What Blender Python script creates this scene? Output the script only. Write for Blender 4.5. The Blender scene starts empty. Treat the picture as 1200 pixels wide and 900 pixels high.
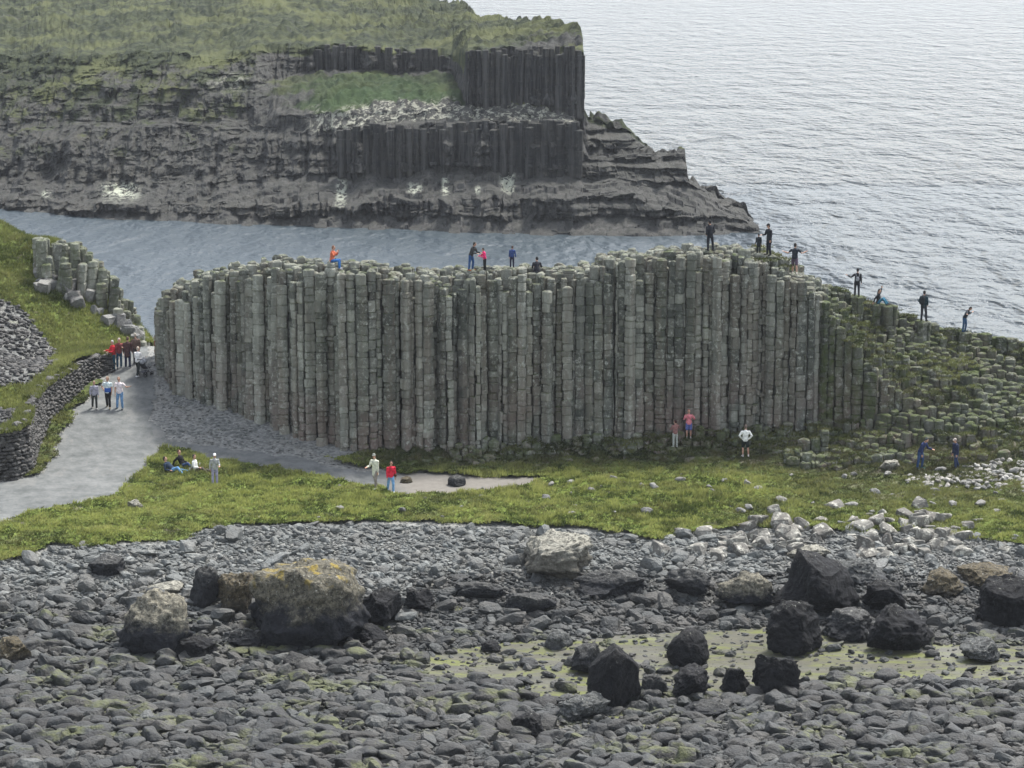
import bpy, bmesh, math, random
import numpy as np
from mathutils import Vector, Matrix

random.seed(7)
rng = np.random.default_rng(11)
SC = bpy.context.scene
COL = SC.collection

# ------------------------------------------------------------------ camera
F = 3000.0            # focal length in pixels of the 1200 px wide frame
CZ = 32.0             # camera height above the sea
PITCH = math.radians(10.6)
SP, CP = math.sin(PITCH), math.cos(PITCH)


def ray(u, v):
    a = (u - 600.0) / F
    b = -(v - 450.0) / F
    return a, CP + b * SP, -SP + b * CP


def at_y(u, v, y):
    dx, dy, dz = ray(u, v)
    t = y / dy
    return (dx * t, y, CZ + dz * t)


def at_z(u, v, z):
    dx, dy, dz = ray(u, v)
    t = (z - CZ) / dz
    return (dx * t, dy * t, z)


def project(x, y, z):
    zc = z - CZ
    dep = y * CP - zc * SP
    up = y * SP + zc * CP
    return 600 + F * x / dep, 450 - F * up / dep


# ------------------------------------------------------------------ noise
def _hash(ix, iy, iz, seed):
    h = (ix.astype(np.int64) * 374761393 + iy.astype(np.int64) * 668265263
         + iz.astype(np.int64) * 2147483647 + seed * 1274126177) & 0xFFFFFFFF
    h = ((h ^ (h >> 13)) * 1274126177) & 0xFFFFFFFF
    h = ((h ^ (h >> 16)) * 2246822519) & 0xFFFFFFFF
    h = h ^ (h >> 15)
    return (h & 0xFFFFFF) / float(0xFFFFFF)


def noise3(x, y, z, seed=0):
    x, y, z = np.broadcast_arrays(np.asarray(x, float), np.asarray(y, float), np.asarray(z, float))
    ix, iy, iz = np.floor(x), np.floor(y), np.floor(z)
    fx, fy, fz = x - ix, y - iy, z - iz
    fx, fy, fz = [f * f * (3 - 2 * f) for f in (fx, fy, fz)]
    r = 0
    for a in (0, 1):
        wx = fx if a else 1 - fx
        for b in (0, 1):
            wy = fy if b else 1 - fy
            for c in (0, 1):
                wz = fz if c else 1 - fz
                r = r + wx * wy * wz * _hash(ix + a, iy + b, iz + c, seed)
    return r * 2 - 1


def fbm(x, y, z=0.0, octv=4, seed=0, gain=0.5):
    s, a, n = 0, 1.0, 0
    x, y, z = np.asarray(x, float), np.asarray(y, float), np.asarray(z, float)
    f = 1.0
    for k in range(octv):
        s = s + a * noise3(x * f, y * f, z * f, seed + 17 * k)
        n += a
        a *= gain
        f *= 2.03
    return s / n


def in_poly(px, py, poly):
    px, py = np.asarray(px, float), np.asarray(py, float)
    ins = np.zeros(px.shape, bool)
    n = len(poly)
    for i in range(n):
        x1, y1 = poly[i]
        x2, y2 = poly[(i + 1) % n]
        if y1 == y2:
            continue
        c = ((y1 > py) != (y2 > py)) & (px < (x2 - x1) * (py - y1) / (y2 - y1) + x1)
        ins ^= c
    return ins


def interp(x, pts):
    return np.interp(x, [p[0] for p in pts], [p[1] for p in pts])


def sstep(a, b, x):
    t = np.clip((np.asarray(x, float) - a) / (b - a), 0, 1)
    return t * t * (3 - 2 * t)


# ------------------------------------------------------------------ object helpers
def link_mesh(name, verts, faces, mat, parent=None, smooth=True, attrs=None):
    """verts (n,3); faces: (m,k) array or list of such arrays"""
    me = bpy.data.meshes.new(name)
    verts = np.asarray(verts, np.float32)
    if not isinstance(faces, list):
        faces = [faces]
    faces = [np.asarray(f, np.int32) for f in faces if len(f)]
    loops = np.concatenate([f.ravel() for f in faces])
    totals = np.concatenate([np.full(len(f), f.shape[1], np.int32) for f in faces])
    starts = np.concatenate([[0], np.cumsum(totals)[:-1]]).astype(np.int32)
    me.vertices.add(len(verts))
    me.vertices.foreach_set('co', verts.ravel())
    me.loops.add(len(loops))
    me.loops.foreach_set('vertex_index', loops)
    me.polygons.add(len(totals))
    me.polygons.foreach_set('loop_start', starts)
    me.polygons.foreach_set('loop_total', totals)
    me.polygons.foreach_set('use_smooth', np.full(len(totals), smooth, bool))
    me.update(calc_edges=True)
    me.validate()
    if attrs:
        for k, a in attrs.items():
            at = me.attributes.new(k, 'FLOAT', 'POINT')
            at.data.foreach_set('value', np.asarray(a, np.float32))
    if mat:
        me.materials.append(mat)
    o = bpy.data.objects.new(name, me)
    COL.objects.link(o)
    if parent:
        o.parent = parent
    return o


def empty(name, loc=(0, 0, 0), rz=0.0):
    o = bpy.data.objects.new(name, None)
    COL.objects.link(o)
    o.location = loc
    o.rotation_euler = (0, 0, rz)
    return o


def tag(o, label=None, cat=None, group=None, kind=None):
    if label:
        o['label'] = label
    if cat:
        o['category'] = cat
    if group:
        o['group'] = group
    if kind:
        o['kind'] = kind
    return o


def grid_faces(nr, nc, keep=None):
    i = np.arange(nr - 1)[:, None] * nc + np.arange(nc - 1)[None, :]
    f = np.stack([i, i + 1, i + nc + 1, i + nc], -1).reshape(-1, 4)
    if keep is not None:
        f = f[keep.reshape(-1)]
    return f


def compact(verts, faces, attrs=None):
    used = np.zeros(len(verts), bool)
    used[faces.ravel()] = True
    idx = np.cumsum(used) - 1
    at = {k: np.asarray(a)[used] for k, a in (attrs or {}).items()}
    return verts[used], idx[faces], at


# ------------------------------------------------------------------ materials
class NT:
    def __init__(self, name):
        self.m = bpy.data.materials.new(name)
        self.m.use_nodes = True
        self.t = self.m.node_tree
        self.t.nodes.clear()
        self.out = self.t.nodes.new('ShaderNodeOutputMaterial')
        self.b = self.t.nodes.new('ShaderNodeBsdfPrincipled')
        self.t.links.new(self.b.outputs[0], self.out.inputs[0])

    def n(self, typ, **kw):
        nd = self.t.nodes.new(typ)
        for k, v in kw.items():
            setattr(nd, k, v)
        return nd

    def l(self, a, b):
        self.t.links.new(a, b)

    def coords(self, which='Object', scale=(1, 1, 1)):
        tc = self.n('ShaderNodeTexCoord')
        if scale == (1, 1, 1):
            return tc.outputs[which]
        mp = self.n('ShaderNodeMapping')
        mp.inputs['Scale'].default_value = scale
        self.l(tc.outputs[which], mp.inputs['Vector'])
        return mp.outputs[0]

    def pos(self, scale=(1, 1, 1)):
        g = self.n('ShaderNodeNewGeometry')
        mp = self.n('ShaderNodeMapping')
        mp.inputs['Scale'].default_value = scale
        self.l(g.outputs['Position'], mp.inputs['Vector'])
        return mp.outputs[0]

    def noise(self, vec, scale, detail=4, rough=0.55, dist=0.0):
        nd = self.n('ShaderNodeTexNoise')
        nd.inputs['Scale'].default_value = scale
        nd.inputs['Detail'].default_value = detail
        nd.inputs['Roughness'].default_value = rough
        nd.inputs['Distortion'].default_value = dist
        self.l(vec, nd.inputs['Vector'])
        return nd.outputs['Fac']

    def vor(self, vec, scale, feature='F1', out='Distance'):
        nd = self.n('ShaderNodeTexVoronoi', feature=feature)
        nd.inputs['Scale'].default_value = scale
        self.l(vec, nd.inputs['Vector'])
        return nd.outputs[out]

    def ramp(self, fac, stops, mode='LINEAR'):
        nd = self.n('ShaderNodeValToRGB')
        cr = nd.color_ramp
        cr.interpolation = mode
        while len(cr.elements) < len(stops):
            cr.elements.new(0.5)
        for e, (p, c) in zip(cr.elements, stops):
            e.position = p
            e.color = (c, c, c, 1) if isinstance(c, (int, float)) else (*c, 1)
        self.l(fac, nd.inputs[0])
        return nd.outputs[0]

    def mix(self, fac, a, b, mode='MIX'):
        nd = self.n('ShaderNodeMix', data_type='RGBA', blend_type=mode)
        for s, v in ((nd.inputs[0], fac), (nd.inputs[6], a), (nd.inputs[7], b)):
            if isinstance(v, (int, float)):
                s.default_value = v
            elif isinstance(v, tuple):
                s.default_value = (*v, 1)
            else:
                self.l(v, s)
        return nd.outputs[2]

    def math(self, op, a, b=0.0, clamp=False):
        nd = self.n('ShaderNodeMath', operation=op, use_clamp=clamp)
        for s, v in ((nd.inputs[0], a), (nd.inputs[1], b)):
            if isinstance(v, (int, float)):
                s.default_value = v
            else:
                self.l(v, s)
        return nd.outputs[0]

    def attr(self, name):
        nd = self.n('ShaderNodeAttribute', attribute_name=name)
        return nd.outputs['Fac']

    def orand(self):
        return self.n('ShaderNodeObjectInfo').outputs['Random']

    def nz(self):
        g = self.n('ShaderNodeNewGeometry')
        s = self.n('ShaderNodeSeparateXYZ')
        self.l(g.outputs['Normal'], s.inputs[0])
        return s.outputs[2]

    def sep(self, vec, i):
        s = self.n('ShaderNodeSeparateXYZ')
        self.l(vec, s.inputs[0])
        return s.outputs[i]

    def bump(self, h, strength=0.5, dist=0.1, base=None):
        nd = self.n('ShaderNodeBump')
        nd.inputs['Strength'].default_value = strength
        nd.inputs['Distance'].default_value = dist
        self.l(h, nd.inputs['Height'])
        if base is not None:
            self.l(base, nd.inputs['Normal'])
        return nd.outputs[0]

    def done(self, col, rough=0.85, normal=None, spec=0.3):
        if isinstance(col, tuple):
            self.b.inputs['Base Color'].default_value = (*col, 1)
        else:
            self.l(col, self.b.inputs['Base Color'])
        if isinstance(rough, (int, float)):
            self.b.inputs['Roughness'].default_value = rough
        else:
            self.l(rough, self.b.inputs['Roughness'])
        self.b.inputs['Specular IOR Level'].default_value = spec
        if normal is not None:
            self.l(normal, self.b.inputs['Normal'])
        return self.m


def mat_columns(name, green=0.35, dim=1.0):
    m = NT(name)
    p = m.pos()
    pv = m.pos((1.6, 1.6, 0.55))
    tone = m.attr('tone')
    base = m.mix(tone, tuple(c * dim for c in (0.075, 0.08, 0.066)), tuple(c * dim for c in (0.42, 0.42, 0.355)))
    n1 = m.noise(pv, 1.3, 6, 0.65)
    base = m.mix(m.ramp(n1, [(0.3, 0.0), (0.72, 1.0)]), m.mix(0.6, base, (0.07, 0.078, 0.07)), base)
    # pinkish iron-stained courses low down
    z = m.sep(p, 2)
    low = m.ramp(m.math('MULTIPLY', z, 0.1), [(0.42, 1.0), (0.78, 0.25), (1.0, 0.0)])
    pn = m.ramp(m.noise(m.pos((0.35, 0.35, 0.25)), 1.0, 4, 0.6), [(0.46, 0.0), (0.58, 1.0)])
    base = m.mix(m.math('MULTIPLY', m.math('MULTIPLY', pn, low), 0.75), base, (0.20, 0.145, 0.125))
    br = m.ramp(m.noise(m.pos((1.3, 1.3, 0.12)), 1.0, 3, 0.6), [(0.48, 0.0), (0.62, 0.6)])
    base = m.mix(br, base, (0.17, 0.145, 0.115))
    # pale lichen spots
    ln = m.ramp(m.noise(p, 4.2, 7, 0.75), [(0.52, 0.0), (0.62, 1.0)])
    ln2 = m.ramp(m.noise(p, 0.5, 3), [(0.35, 0.2), (0.6, 1.0)])
    base = m.mix(m.math('MULTIPLY', m.math('MULTIPLY', ln, ln2), 0.75), base, (0.50, 0.51, 0.45))
    # moss: on ledges and in clumps
    up = m.ramp(m.nz(), [(0.45, 0.0), (0.8, 1.0)])
    mn = m.ramp(m.noise(p, 1.1, 5, 0.65), [(0.55 - green * 0.25, 0.0), (0.72 - green * 0.25, 1.0)])
    moss = m.mix(m.noise(p, 4.0, 3), (0.024, 0.036, 0.014), (0.10, 0.125, 0.04))
    base = m.mix(m.math('MULTIPLY', m.math('MULTIPLY', up, m.math('ADD', mn, 0.25, True)), 0.9), base, moss)
    mn2 = m.ramp(m.noise(m.pos((0.8, 0.8, 0.6)), 1.0, 5, 0.7), [(0.60, 0.0), (0.70, 1.0)])
    base = m.mix(m.math('MULTIPLY', mn2, green), base, moss)
    g = m.attr('moss')
    base = m.mix(m.math('MULTIPLY', g, m.ramp(m.noise(p, 1.7, 5, 0.7), [(0.36, 0.0), (0.58, 0.95)])), base, moss)
    h = m.noise(p, 7.0, 6, 0.65)
    return m.done(base, 0.9, m.bump(h, 0.9, 0.14), 0.2)


def mat_stone(name, src, lo, hi, tint, lich=0.0, rough=0.6, nscale=6.0, lichcol=(0.42, 0.42, 0.38)):
    m = NT(name)
    p = m.pos()
    t = m.attr('tone') if src == 'attr' else m.orand()
    base = m.mix(t, lo, hi)
    hue = m.ramp(m.noise(p, 0.8, 2), [(0.42, 0.0), (0.62, 1.0)])
    base = m.mix(m.math('MULTIPLY', hue, 0.35), base, tint)
    n1 = m.noise(p, nscale, 5, 0.65)
    base = m.mix(m.ramp(n1, [(0.35, 0.45), (0.65, 0.0)]), base, tuple(c * 0.5 for c in lo))
    if lich > 0:
        ln = m.ramp(m.noise(p, nscale * 0.9, 6, 0.72), [(0.52, 0.0), (0.64, 1.0)])
        base = m.mix(m.math('MULTIPLY', ln, lich), base, lichcol)
    if src == 'attr' and lich == 0 or name == 'cobble_grey_single':
        an = m.ramp(m.noise(m.pos((0.30, 0.55, 1)), 1.0, 5, 0.7), [(0.54, 0.0), (0.63, 0.6)])
        ay = m.ramp(m.math('MULTIPLY', m.sep(p, 1), 0.01), [(1.05, 1.0), (1.10, 0.0)]) if False else m.math('LESS_THAN', m.sep(p, 1), 108.0)
        au = m.ramp(m.nz(), [(0.1, 0.25), (0.7, 1.0)])
        base = m.mix(m.math('MULTIPLY', m.math('MULTIPLY', an, ay), au), base, m.mix(m.noise(p, 3, 3), (0.06, 0.07, 0.02), (0.15, 0.165, 0.04)))
    h = m.noise(p, nscale * 1.6, 5, 0.6)
    return m.done(base, rough, m.bump(h, 0.9, 0.10), 0.4)


def mat_boulder(name, low, top, line=0.35, soft=0.25, yellow=0.0, rough=0.7):
    """dark, sea-blackened rock below a ragged line, lichen-grown rock above it (object space: z -1..1)"""
    m = NT(name)
    oc = m.coords('Object')
    p = m.pos()
    z = m.sep(oc, 2)
    z = m.math('ADD', z, m.math('MULTIPLY', m.math('SUBTRACT', m.noise(p, 1.6, 7, 0.75), 0.5), 1.6))
    z01 = m.math('ADD', m.math('MULTIPLY', z, 0.5), 0.5)
    f = m.ramp(z01, [(max(0.0, line - soft * 0.5), 0.0), (min(1.0, line + soft * 0.5), 1.0)])
    sp = m.noise(p, 5.5, 6, 0.75)
    topc = m.mix(m.ramp(sp, [(0.40, 0.0), (0.58, 1.0)]), tuple(c * 0.22 for c in top), top)
    topc = m.mix(m.ramp(m.noise(p, 9, 4, 0.7), [(0.6, 0.0), (0.68, 0.8)]), topc, (0.46, 0.46, 0.40))
    if yellow > 0:
        y = m.ramp(m.noise(p, 1.4, 4, 0.6), [(0.53, 0.0), (0.60, 1.0)])
        hi = m.ramp(z01, [(0.7, 0.0), (0.95, 1.0)])
        topc = m.mix(m.math('MULTIPLY', m.math('MULTIPLY', y, hi), yellow), topc, (0.50, 0.36, 0.03))
    lowc = m.mix(m.ramp(m.noise(p, 4.0, 6, 0.7), [(0.4, 0.0), (0.7, 1.0)]), low, tuple(c * 2.4 + 0.004 for c in low))
    base = m.mix(f, lowc, topc)
    h = m.noise(p, 5.0, 7, 0.7)
    return m.done(base, rough, m.bump(h, 1.0, 0.22), 0.22)


def mat_grass(name, src=True, far=False):
    m = NT(name)
    p = m.pos()
    t = m.attr('tone') if src else m.noise(p, 3, 3)
    dark = m.attr('dark')
    bright = m.mix(t, (0.05, 0.072, 0.02), (0.38, 0.405, 0.125))
    dry = m.ramp(m.noise(p, 0.55, 4, 0.6), [(0.5, 0.0), (0.66, 0.75)])
    bright = m.mix(dry, bright, m.mix(t, (0.11, 0.11, 0.035), (0.40, 0.40, 0.15)))
    dk = m.mix(t, (0.03, 0.04, 0.016), (0.14, 0.15, 0.065))
    dk = m.mix(m.ramp(m.noise(p, 0.9, 3, 0.6), [(0.48, 0.0), (0.62, 0.6)]), dk, (0.10, 0.085, 0.05))
    base = m.mix(dark, bright, dk)
    mt = m.done(base, 0.95, None, 0.1)
    tr = m.n('ShaderNodeBsdfTranslucent')
    m.l(base, tr.inputs[0])
    mx = m.n('ShaderNodeMixShader')
    mx.inputs[0].default_value = 0.45
    m.l(m.b.outputs[0], mx.inputs[1])
    m.l(tr.outputs[0], mx.inputs[2])
    m.l(mx.outputs[0], m.out.inputs[0])
    return mt


def mat_turf(name):
    m = NT(name)
    p = m.pos()
    dark = m.attr('dark')
    n = m.noise(m.pos((1, 1.6, 1)), 2.2, 6, 0.7)
    bright = m.mix(m.ramp(n, [(0.3, 0.0), (0.7, 1.0)]), (0.055, 0.085, 0.018), (0.19, 0.235, 0.055))
    dk = m.mix(m.ramp(n, [(0.35, 0.0), (0.68, 1.0)]), (0.022, 0.032, 0.012), (0.10, 0.115, 0.05))
    dk = m.mix(m.ramp(m.noise(p, 1.1, 4, 0.6), [(0.5, 0.0), (0.6, 0.7)]), dk, (0.15, 0.13, 0.11))
    soil = m.ramp(m.noise(m.pos((1, 1.5, 1)), 0.75, 5, 0.7), [(0.60, 0.0), (0.66, 1.0)])
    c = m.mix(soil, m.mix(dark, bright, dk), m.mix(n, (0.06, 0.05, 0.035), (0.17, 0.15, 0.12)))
    return m.done(c, 0.95, m.bump(m.noise(p, 5, 5, 0.7), 0.7, 0.12), 0.1)


def mat_ground(name):
    m = NT(name)
    p = m.pos((1, 1.3, 1))
    v = m.vor(p, 5.5)
    vc = m.n('ShaderNodeTexVoronoi')
    vc.inputs['Scale'].default_value = 5.5
    m.l(p, vc.inputs['Vector'])
    cell = m.sep(vc.outputs['Color'], 0)
    wet = m.attr('wet')
    dry = m.mix(cell, (0.10, 0.105, 0.10), (0.26, 0.26, 0.245))
    dry = m.mix(m.ramp(m.noise(m.pos(), 0.4, 4), [(0.45, 0.0), (0.65, 0.6)]), dry, (0.22, 0.215, 0.19))
    wt = m.mix(cell, (0.03, 0.032, 0.032), (0.085, 0.088, 0.085))
    alg = m.ramp(m.noise(m.pos((0.35, 0.9, 1)), 0.9, 5, 0.65), [(0.56, 0.0), (0.66, 0.8)])
    wt = m.mix(alg, wt, (0.14, 0.155, 0.035))
    h = m.ramp(v, [(0.0, 1.0), (0.6, 0.0)])
    return m.done(m.mix(wet, dry, wt), 0.8, m.bump(h, 0.8, 0.1), 0.3)


def mat_flat(name):
    m = NT(name)
    s = m.pos((0.16, 0.75, 1))
    n = m.noise(s, 1.6, 6, 0.68, 0.6)
    sand = m.mix(m.noise(m.pos(), 3.0, 5, 0.7), (0.045, 0.045, 0.035), (0.115, 0.11, 0.08))
    c = m.mix(m.ramp(n, [(0.47, 0.0), (0.60, 0.85)]), sand, (0.115, 0.13, 0.03))
    d = m.noise(m.pos((0.3, 1.3, 1)), 1.3, 6, 0.7)
    c = m.mix(m.ramp(d, [(0.54, 0.0), (0.64, 0.85)]), c, (0.065, 0.068, 0.055))
    rough = m.ramp(m.noise(s, 0.8, 3), [(0.42, 0.45), (0.55, 0.8)])
    return m.done(c, rough, m.bump(m.noise(m.pos((1, 2, 1)), 5, 5, 0.6), 0.5, 0.06), 0.3)


def mat_path(name):
    m = NT(name)
    p = m.pos()
    c = m.mix(m.ramp(m.noise(p, 1.1, 7, 0.75), [(0.32, 0.0), (0.68, 1.0)]), (0.075, 0.082, 0.08), (0.185, 0.19, 0.185))
    c = m.mix(m.ramp(m.noise(p, 6, 6, 0.85), [(0.5, 0.0), (0.66, 0.6)]), c, (0.10, 0.105, 0.10))
    c = m.mix(m.ramp(m.noise(m.pos((1, .5, 1)), 0.9, 5, 0.7), [(0.54, 0.0), (0.66, 0.5)]), c, (0.20, 0.198, 0.185))
    c = m.mix(m.attr('dirt'), c, m.mix(m.noise(p, 2.5, 4, .7), (0.125, 0.115, 0.10), (0.24, 0.225, 0.20)))
    return m.done(c, 0.9, m.bump(m.noise(p, 14, 4, 0.7), 0.5, 0.03), 0.2)


def mat_headland(name):
    m = NT(name)
    p = m.pos()
    rk = m.noise(m.pos((0.7, 0.7, 0.35)), 0.55, 7, 0.72)
    base = m.mix(m.ramp(rk, [(0.34, 0.0), (0.66, 1.0)]), (0.018, 0.019, 0.020), (0.098, 0.092, 0.078))
    strat = m.noise(m.pos((0.06, 0.06, 1.1)), 1.0, 5, 0.7)
    base = m.mix(m.ramp(strat, [(0.42, 0.55), (0.58, 0.0)]), base, (0.02, 0.022, 0.028))
    fs = m.ramp(m.noise(p, 1.7, 6, 0.75), [(0.55, 0.0), (0.68, 0.7)])
    base = m.mix(fs, base, (0.15, 0.145, 0.125))
    # grey stony shelf
    pale = m.attr('pale')
    pc = m.mix(m.ramp(m.noise(p, 1.2, 6, 0.75), [(0.4, 0.0), (0.62, 1.0)]), (0.032, 0.032, 0.033), (0.15, 0.145, 0.135))
    base = m.mix(pale, base, pc)
    vst = m.ramp(m.noise(m.pos((1.5, 1.5, 0.07)), 1.0, 4, 0.65), [(0.46, 0.0), (0.58, 0.75)])
    base = m.mix(vst, base, (0.115, 0.112, 0.105))
    vs2 = m.ramp(m.noise(m.pos((2.4, 2.4, 0.10)), 1.0, 3, 0.6), [(0.52, 0.0), (0.60, 0.6)])
    base = m.mix(vs2, base, (0.010, 0.012, 0.015))
    # weathered ledge tops
    upf = m.ramp(m.nz(), [(0.35, 0.0), (0.75, 0.75)])
    base = m.mix(m.math('MULTIPLY', upf, m.ramp(m.noise(p, 0.9, 5, 0.7), [(0.38, 0.2), (0.6, 1.0)])), base, (0.072, 0.073, 0.064))
    # plant cover
    gr = m.attr('green')
    gn = m.noise(m.pos((0.7, 0.5, 0.8)), 0.6, 7, 0.75)
    gm = m.math('ADD', gr, m.math('MULTIPLY', m.math('SUBTRACT', gn, 0.5), 1.6))
    gm = m.ramp(gm, [(0.44, 0.0), (0.62, 1.0)])
    gc = m.mix(m.ramp(m.noise(p, 0.7, 6, 0.7), [(0.36, 0.0), (0.66, 1.0)]), (0.010, 0.016, 0.010), (0.072, 0.085, 0.040))
    gc = m.mix(m.ramp(m.noise(p, 0.13, 4, 0.6), [(0.48, 0.0), (0.62, 0.75)]), gc, (0.115, 0.125, 0.05))
    lush = m.attr('lush')
    gc = m.mix(lush, gc, m.mix(m.noise(p, 0.6, 4, .7), (0.016, 0.042, 0.014), (0.06, 0.10, 0.034)))
    base = m.mix(gm, base, gc)
    # scattered pale boulders and guano
    wh = m.attr('white')
    wn = m.ramp(m.noise(m.pos((1, 1, 1)), 1.5, 5, 0.75), [(0.50, 0.0), (0.58, 1.0)])
    base = m.mix(m.math('MULTIPLY', wh, wn), base, (0.42, 0.42, 0.34))
    gu = m.attr('guano')
    gun = m.ramp(m.noise(m.pos((1.7, 1.7, 0.35)), 1.0, 4, 0.6), [(0.46, 0.0), (0.54, 1.0)])
    base = m.mix(m.math('MULTIPLY', gu, gun), base, (0.50, 0.52, 0.42))
    return m.done(base, 0.9, m.bump(m.noise(p, 2.2, 8, 0.8), 1.0, 0.35), 0.15)


def mat_sea(name):
    m = NT(name)
    big = m.noise(m.pos((0.20, 0.075, 1)), 1.0, 3, 0.6, 0.15)
    mid = m.noise(m.pos((0.5, 0.30, 1)), 1.0, 4, 0.65, 0.15)
    swell = m.noise(m.pos((0.02, 0.03, 1)), 1.0, 3, 0.6, 0.1)
    yy = m.sep(m.pos(), 1)
    mr = m.n('ShaderNodeMapRange')
    mr.inputs['From Min'].default_value = 205
    mr.inputs['From Max'].default_value = 245
    m.l(yy, mr.inputs[0])
    mr.inputs['From Min'].default_value = 276
    mr.inputs['From Max'].default_value = 300
    mx_ = m.n('ShaderNodeMapRange')
    mx_.inputs['From Min'].default_value = 18
    mx_.inputs['From Max'].default_value = 32
    m.l(m.sep(m.pos(), 0), mx_.inputs[0])
    open_ = m.math('MAXIMUM', mr.outputs[0], m.math('MULTIPLY', mx_.outputs[0], 0.75))
    h = m.math('ADD', m.math('MULTIPLY', swell, 1.2), m.math('ADD', m.math('MULTIPLY', big, 2.0), m.math('MULTIPLY', mid, 0.6)))
    h = m.math('MULTIPLY', h, m.math('ADD', 0.24, m.math('MULTIPLY', open_, 0.76)))
    bn = m.bump(h, 1.0, 4.4)
    rgh = m.math('SUBTRACT', 0.44, m.math('MULTIPLY', open_, 0.27))
    col = m.mix(m.noise(m.pos((0.01, 0.02, 1)), 1.0, 3), (0.02, 0.033, 0.042), (0.034, 0.05, 0.06))
    m.b.inputs['IOR'].default_value = 1.333
    return m.done(col, rgh, bn, 0.5)


def mat_plain(name, col, rough=0.85, var=0.35, spec=0.2):
    m = NT(name)
    p = m.coords('Object')
    n = m.noise(p, 9, 4, 0.6)
    c = m.mix(m.ramp(n, [(0.3, 0.0), (0.7, 1.0)]), tuple(c * (1 - var) for c in col), tuple(min(1, c * (1 + var)) for c in col))
    return m.done(c, rough, m.bump(m.noise(p, 30, 3), 0.2, 0.01), spec)


M = dict(
    columns=mat_columns('basalt_grey', 0.25),
    columns_moss=mat_columns('basalt_mossy', 0.55, 0.52),
    stone_stuff=mat_stone('cobble_grey', 'attr', (0.014, 0.017, 0.018), (0.28, 0.295, 0.28), (0.13, 0.115, 0.095)),
    stone_one=mat_stone('cobble_grey_single', 'rand', (0.006, 0.0068, 0.0075), (0.055, 0.059, 0.059), (0.055, 0.05, 0.04)),
    cob_one=mat_stone('cobble_dry_single', 'rand', (0.11, 0.11, 0.105), (0.24, 0.24, 0.22), (0.2, 0.17, 0.14), 0.3),
    pale_stone=mat_stone('pale_cobble', 'rand', (0.11, 0.11, 0.10), (0.46, 0.45, 0.41), (0.30, 0.26, 0.22), 0.4),
    lichen_rock=mat_stone('lichen_rock', 'rand', (0.10, 0.098, 0.088), (0.24, 0.232, 0.205), (0.20, 0.175, 0.15), 0.9, 0.9, 3.2, (0.54, 0.53, 0.46)),
    wall_stone=mat_stone('wall_stone', 'attr', (0.022, 0.022, 0.022), (0.12, 0.113, 0.105), (0.08, 0.07, 0.06), 0.25),
    black=mat_boulder('black_boulder', (0.0065, 0.0068, 0.008), (0.03, 0.03, 0.03), 0.95, 0.3, 0, 0.75),
    darkgrey=mat_boulder('dark_boulder', (0.016, 0.017, 0.019), (0.10, 0.10, 0.095), 0.75, 0.4),
    tan=mat_boulder('tan_boulder', (0.009, 0.010, 0.013), (0.27, 0.25, 0.19), 0.56, 0.2, 0.0),
    tan_yellow=mat_boulder('tan_yellow_boulder', (0.009, 0.010, 0.013), (0.185, 0.17, 0.125), 0.54, 0.18, 0.5),
    brown=mat_boulder('brown_boulder', (0.03, 0.027, 0.022), (0.14, 0.115, 0.07), 0.35, 0.3),
    white_top=mat_boulder('white_boulder', (0.08, 0.075, 0.06), (0.40, 0.385, 0.32), 0.62, 0.35),
    grass=mat_grass('grass_blades'), turf=mat_turf('turf'), ground=mat_ground('shingle'), flat=mat_flat('algae_flat'),
    path=mat_path('gravel_path'), headland=mat_headland('headland_rock'), sea=mat_sea('sea_water'),
)

# ------------------------------------------------------------------ terrain
ctrl = []
for u, v, z in [
    (-100, 900, .55), (0, 900, .5), (300, 900, .45), (600, 900, .4), (900, 900, .4), (1200, 900, .5), (1300, 900, .5),
    (0, 800, .9), (300, 800, .65), (600, 800, .42), (900, 800, .4), (1200, 800, .5),
    (0, 720, 1.5), (300, 720, 1.2), (600, 720, .9), (900, 730, .6), (1200, 730, .7), (600, 765, .45), (900, 765, .42), (1200, 765, .5),
    (0, 660, 2.4), (300, 650, 2.3), (600, 650, 2.1), (900, 665, 1.6), (1200, 665, 1.8),
    (100, 635, 2.8), (300, 615, 2.8), (500, 612, 2.75), (750, 620, 2.5), (1000, 605, 2.6), (1200, 610, 2.6),
    (0, 600, 3.1), (150, 590, 3.1), (300, 570, 3.15), (450, 576, 2.95), (600, 575, 3.0), (800, 560, 3.1), (1000, 560, 3.1), (1200, 560, 3.2),
    (60, 570, 3.35), (120, 520, 4.0), (200, 520, 3.8), (180, 470, 5.1), (140, 480, 4.95), (170, 440, 6.0), (100, 450, 5.7), (165, 418, 6.5),
    (260, 480, 5.0), (330, 508, 4.2), (400, 528, 3.75), (520, 530, 3.6), (640, 525, 3.7), (800, 515, 4.0), (900, 510, 4.1),
    (1000, 535, 3.6), (1200, 535, 3.8), (0, 560, 3.5), (1320, 535, 3.8),
]:
    ctrl.append(at_z(u, v, z))
for x in (-60, -40, -23, 0, 20, 45, 60):
    ctrl += [(x, 149, 6.4), (x, 158, 3.5), (x, 172, -2.5), (x, 195, -4)]
for x in (-50, 0, 50):
    ctrl += [(x, 75, .4), (x, 60, .4)]
for x in (-55, 55):
    ctrl += [(x, 100, .6), (x, 120, 2.8), (x, 132, 3.6)]
ctrl = np.array(ctrl)


def tps_fit(P, lam=0.02):
    n = len(P)
    d = np.hypot(P[:, None, 0] - P[None, :, 0], P[:, None, 1] - P[None, :, 1])
    K = np.where(d > 0, d * d * np.log(d + 1e-9), 0) + lam * np.eye(n)
    Q = np.c_[np.ones(n), P[:, :2]]
    A = np.block([[K, Q], [Q.T, np.zeros((3, 3))]])
    w = np.linalg.solve(A, np.r_[P[:, 2], 0, 0, 0])
    return w


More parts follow.
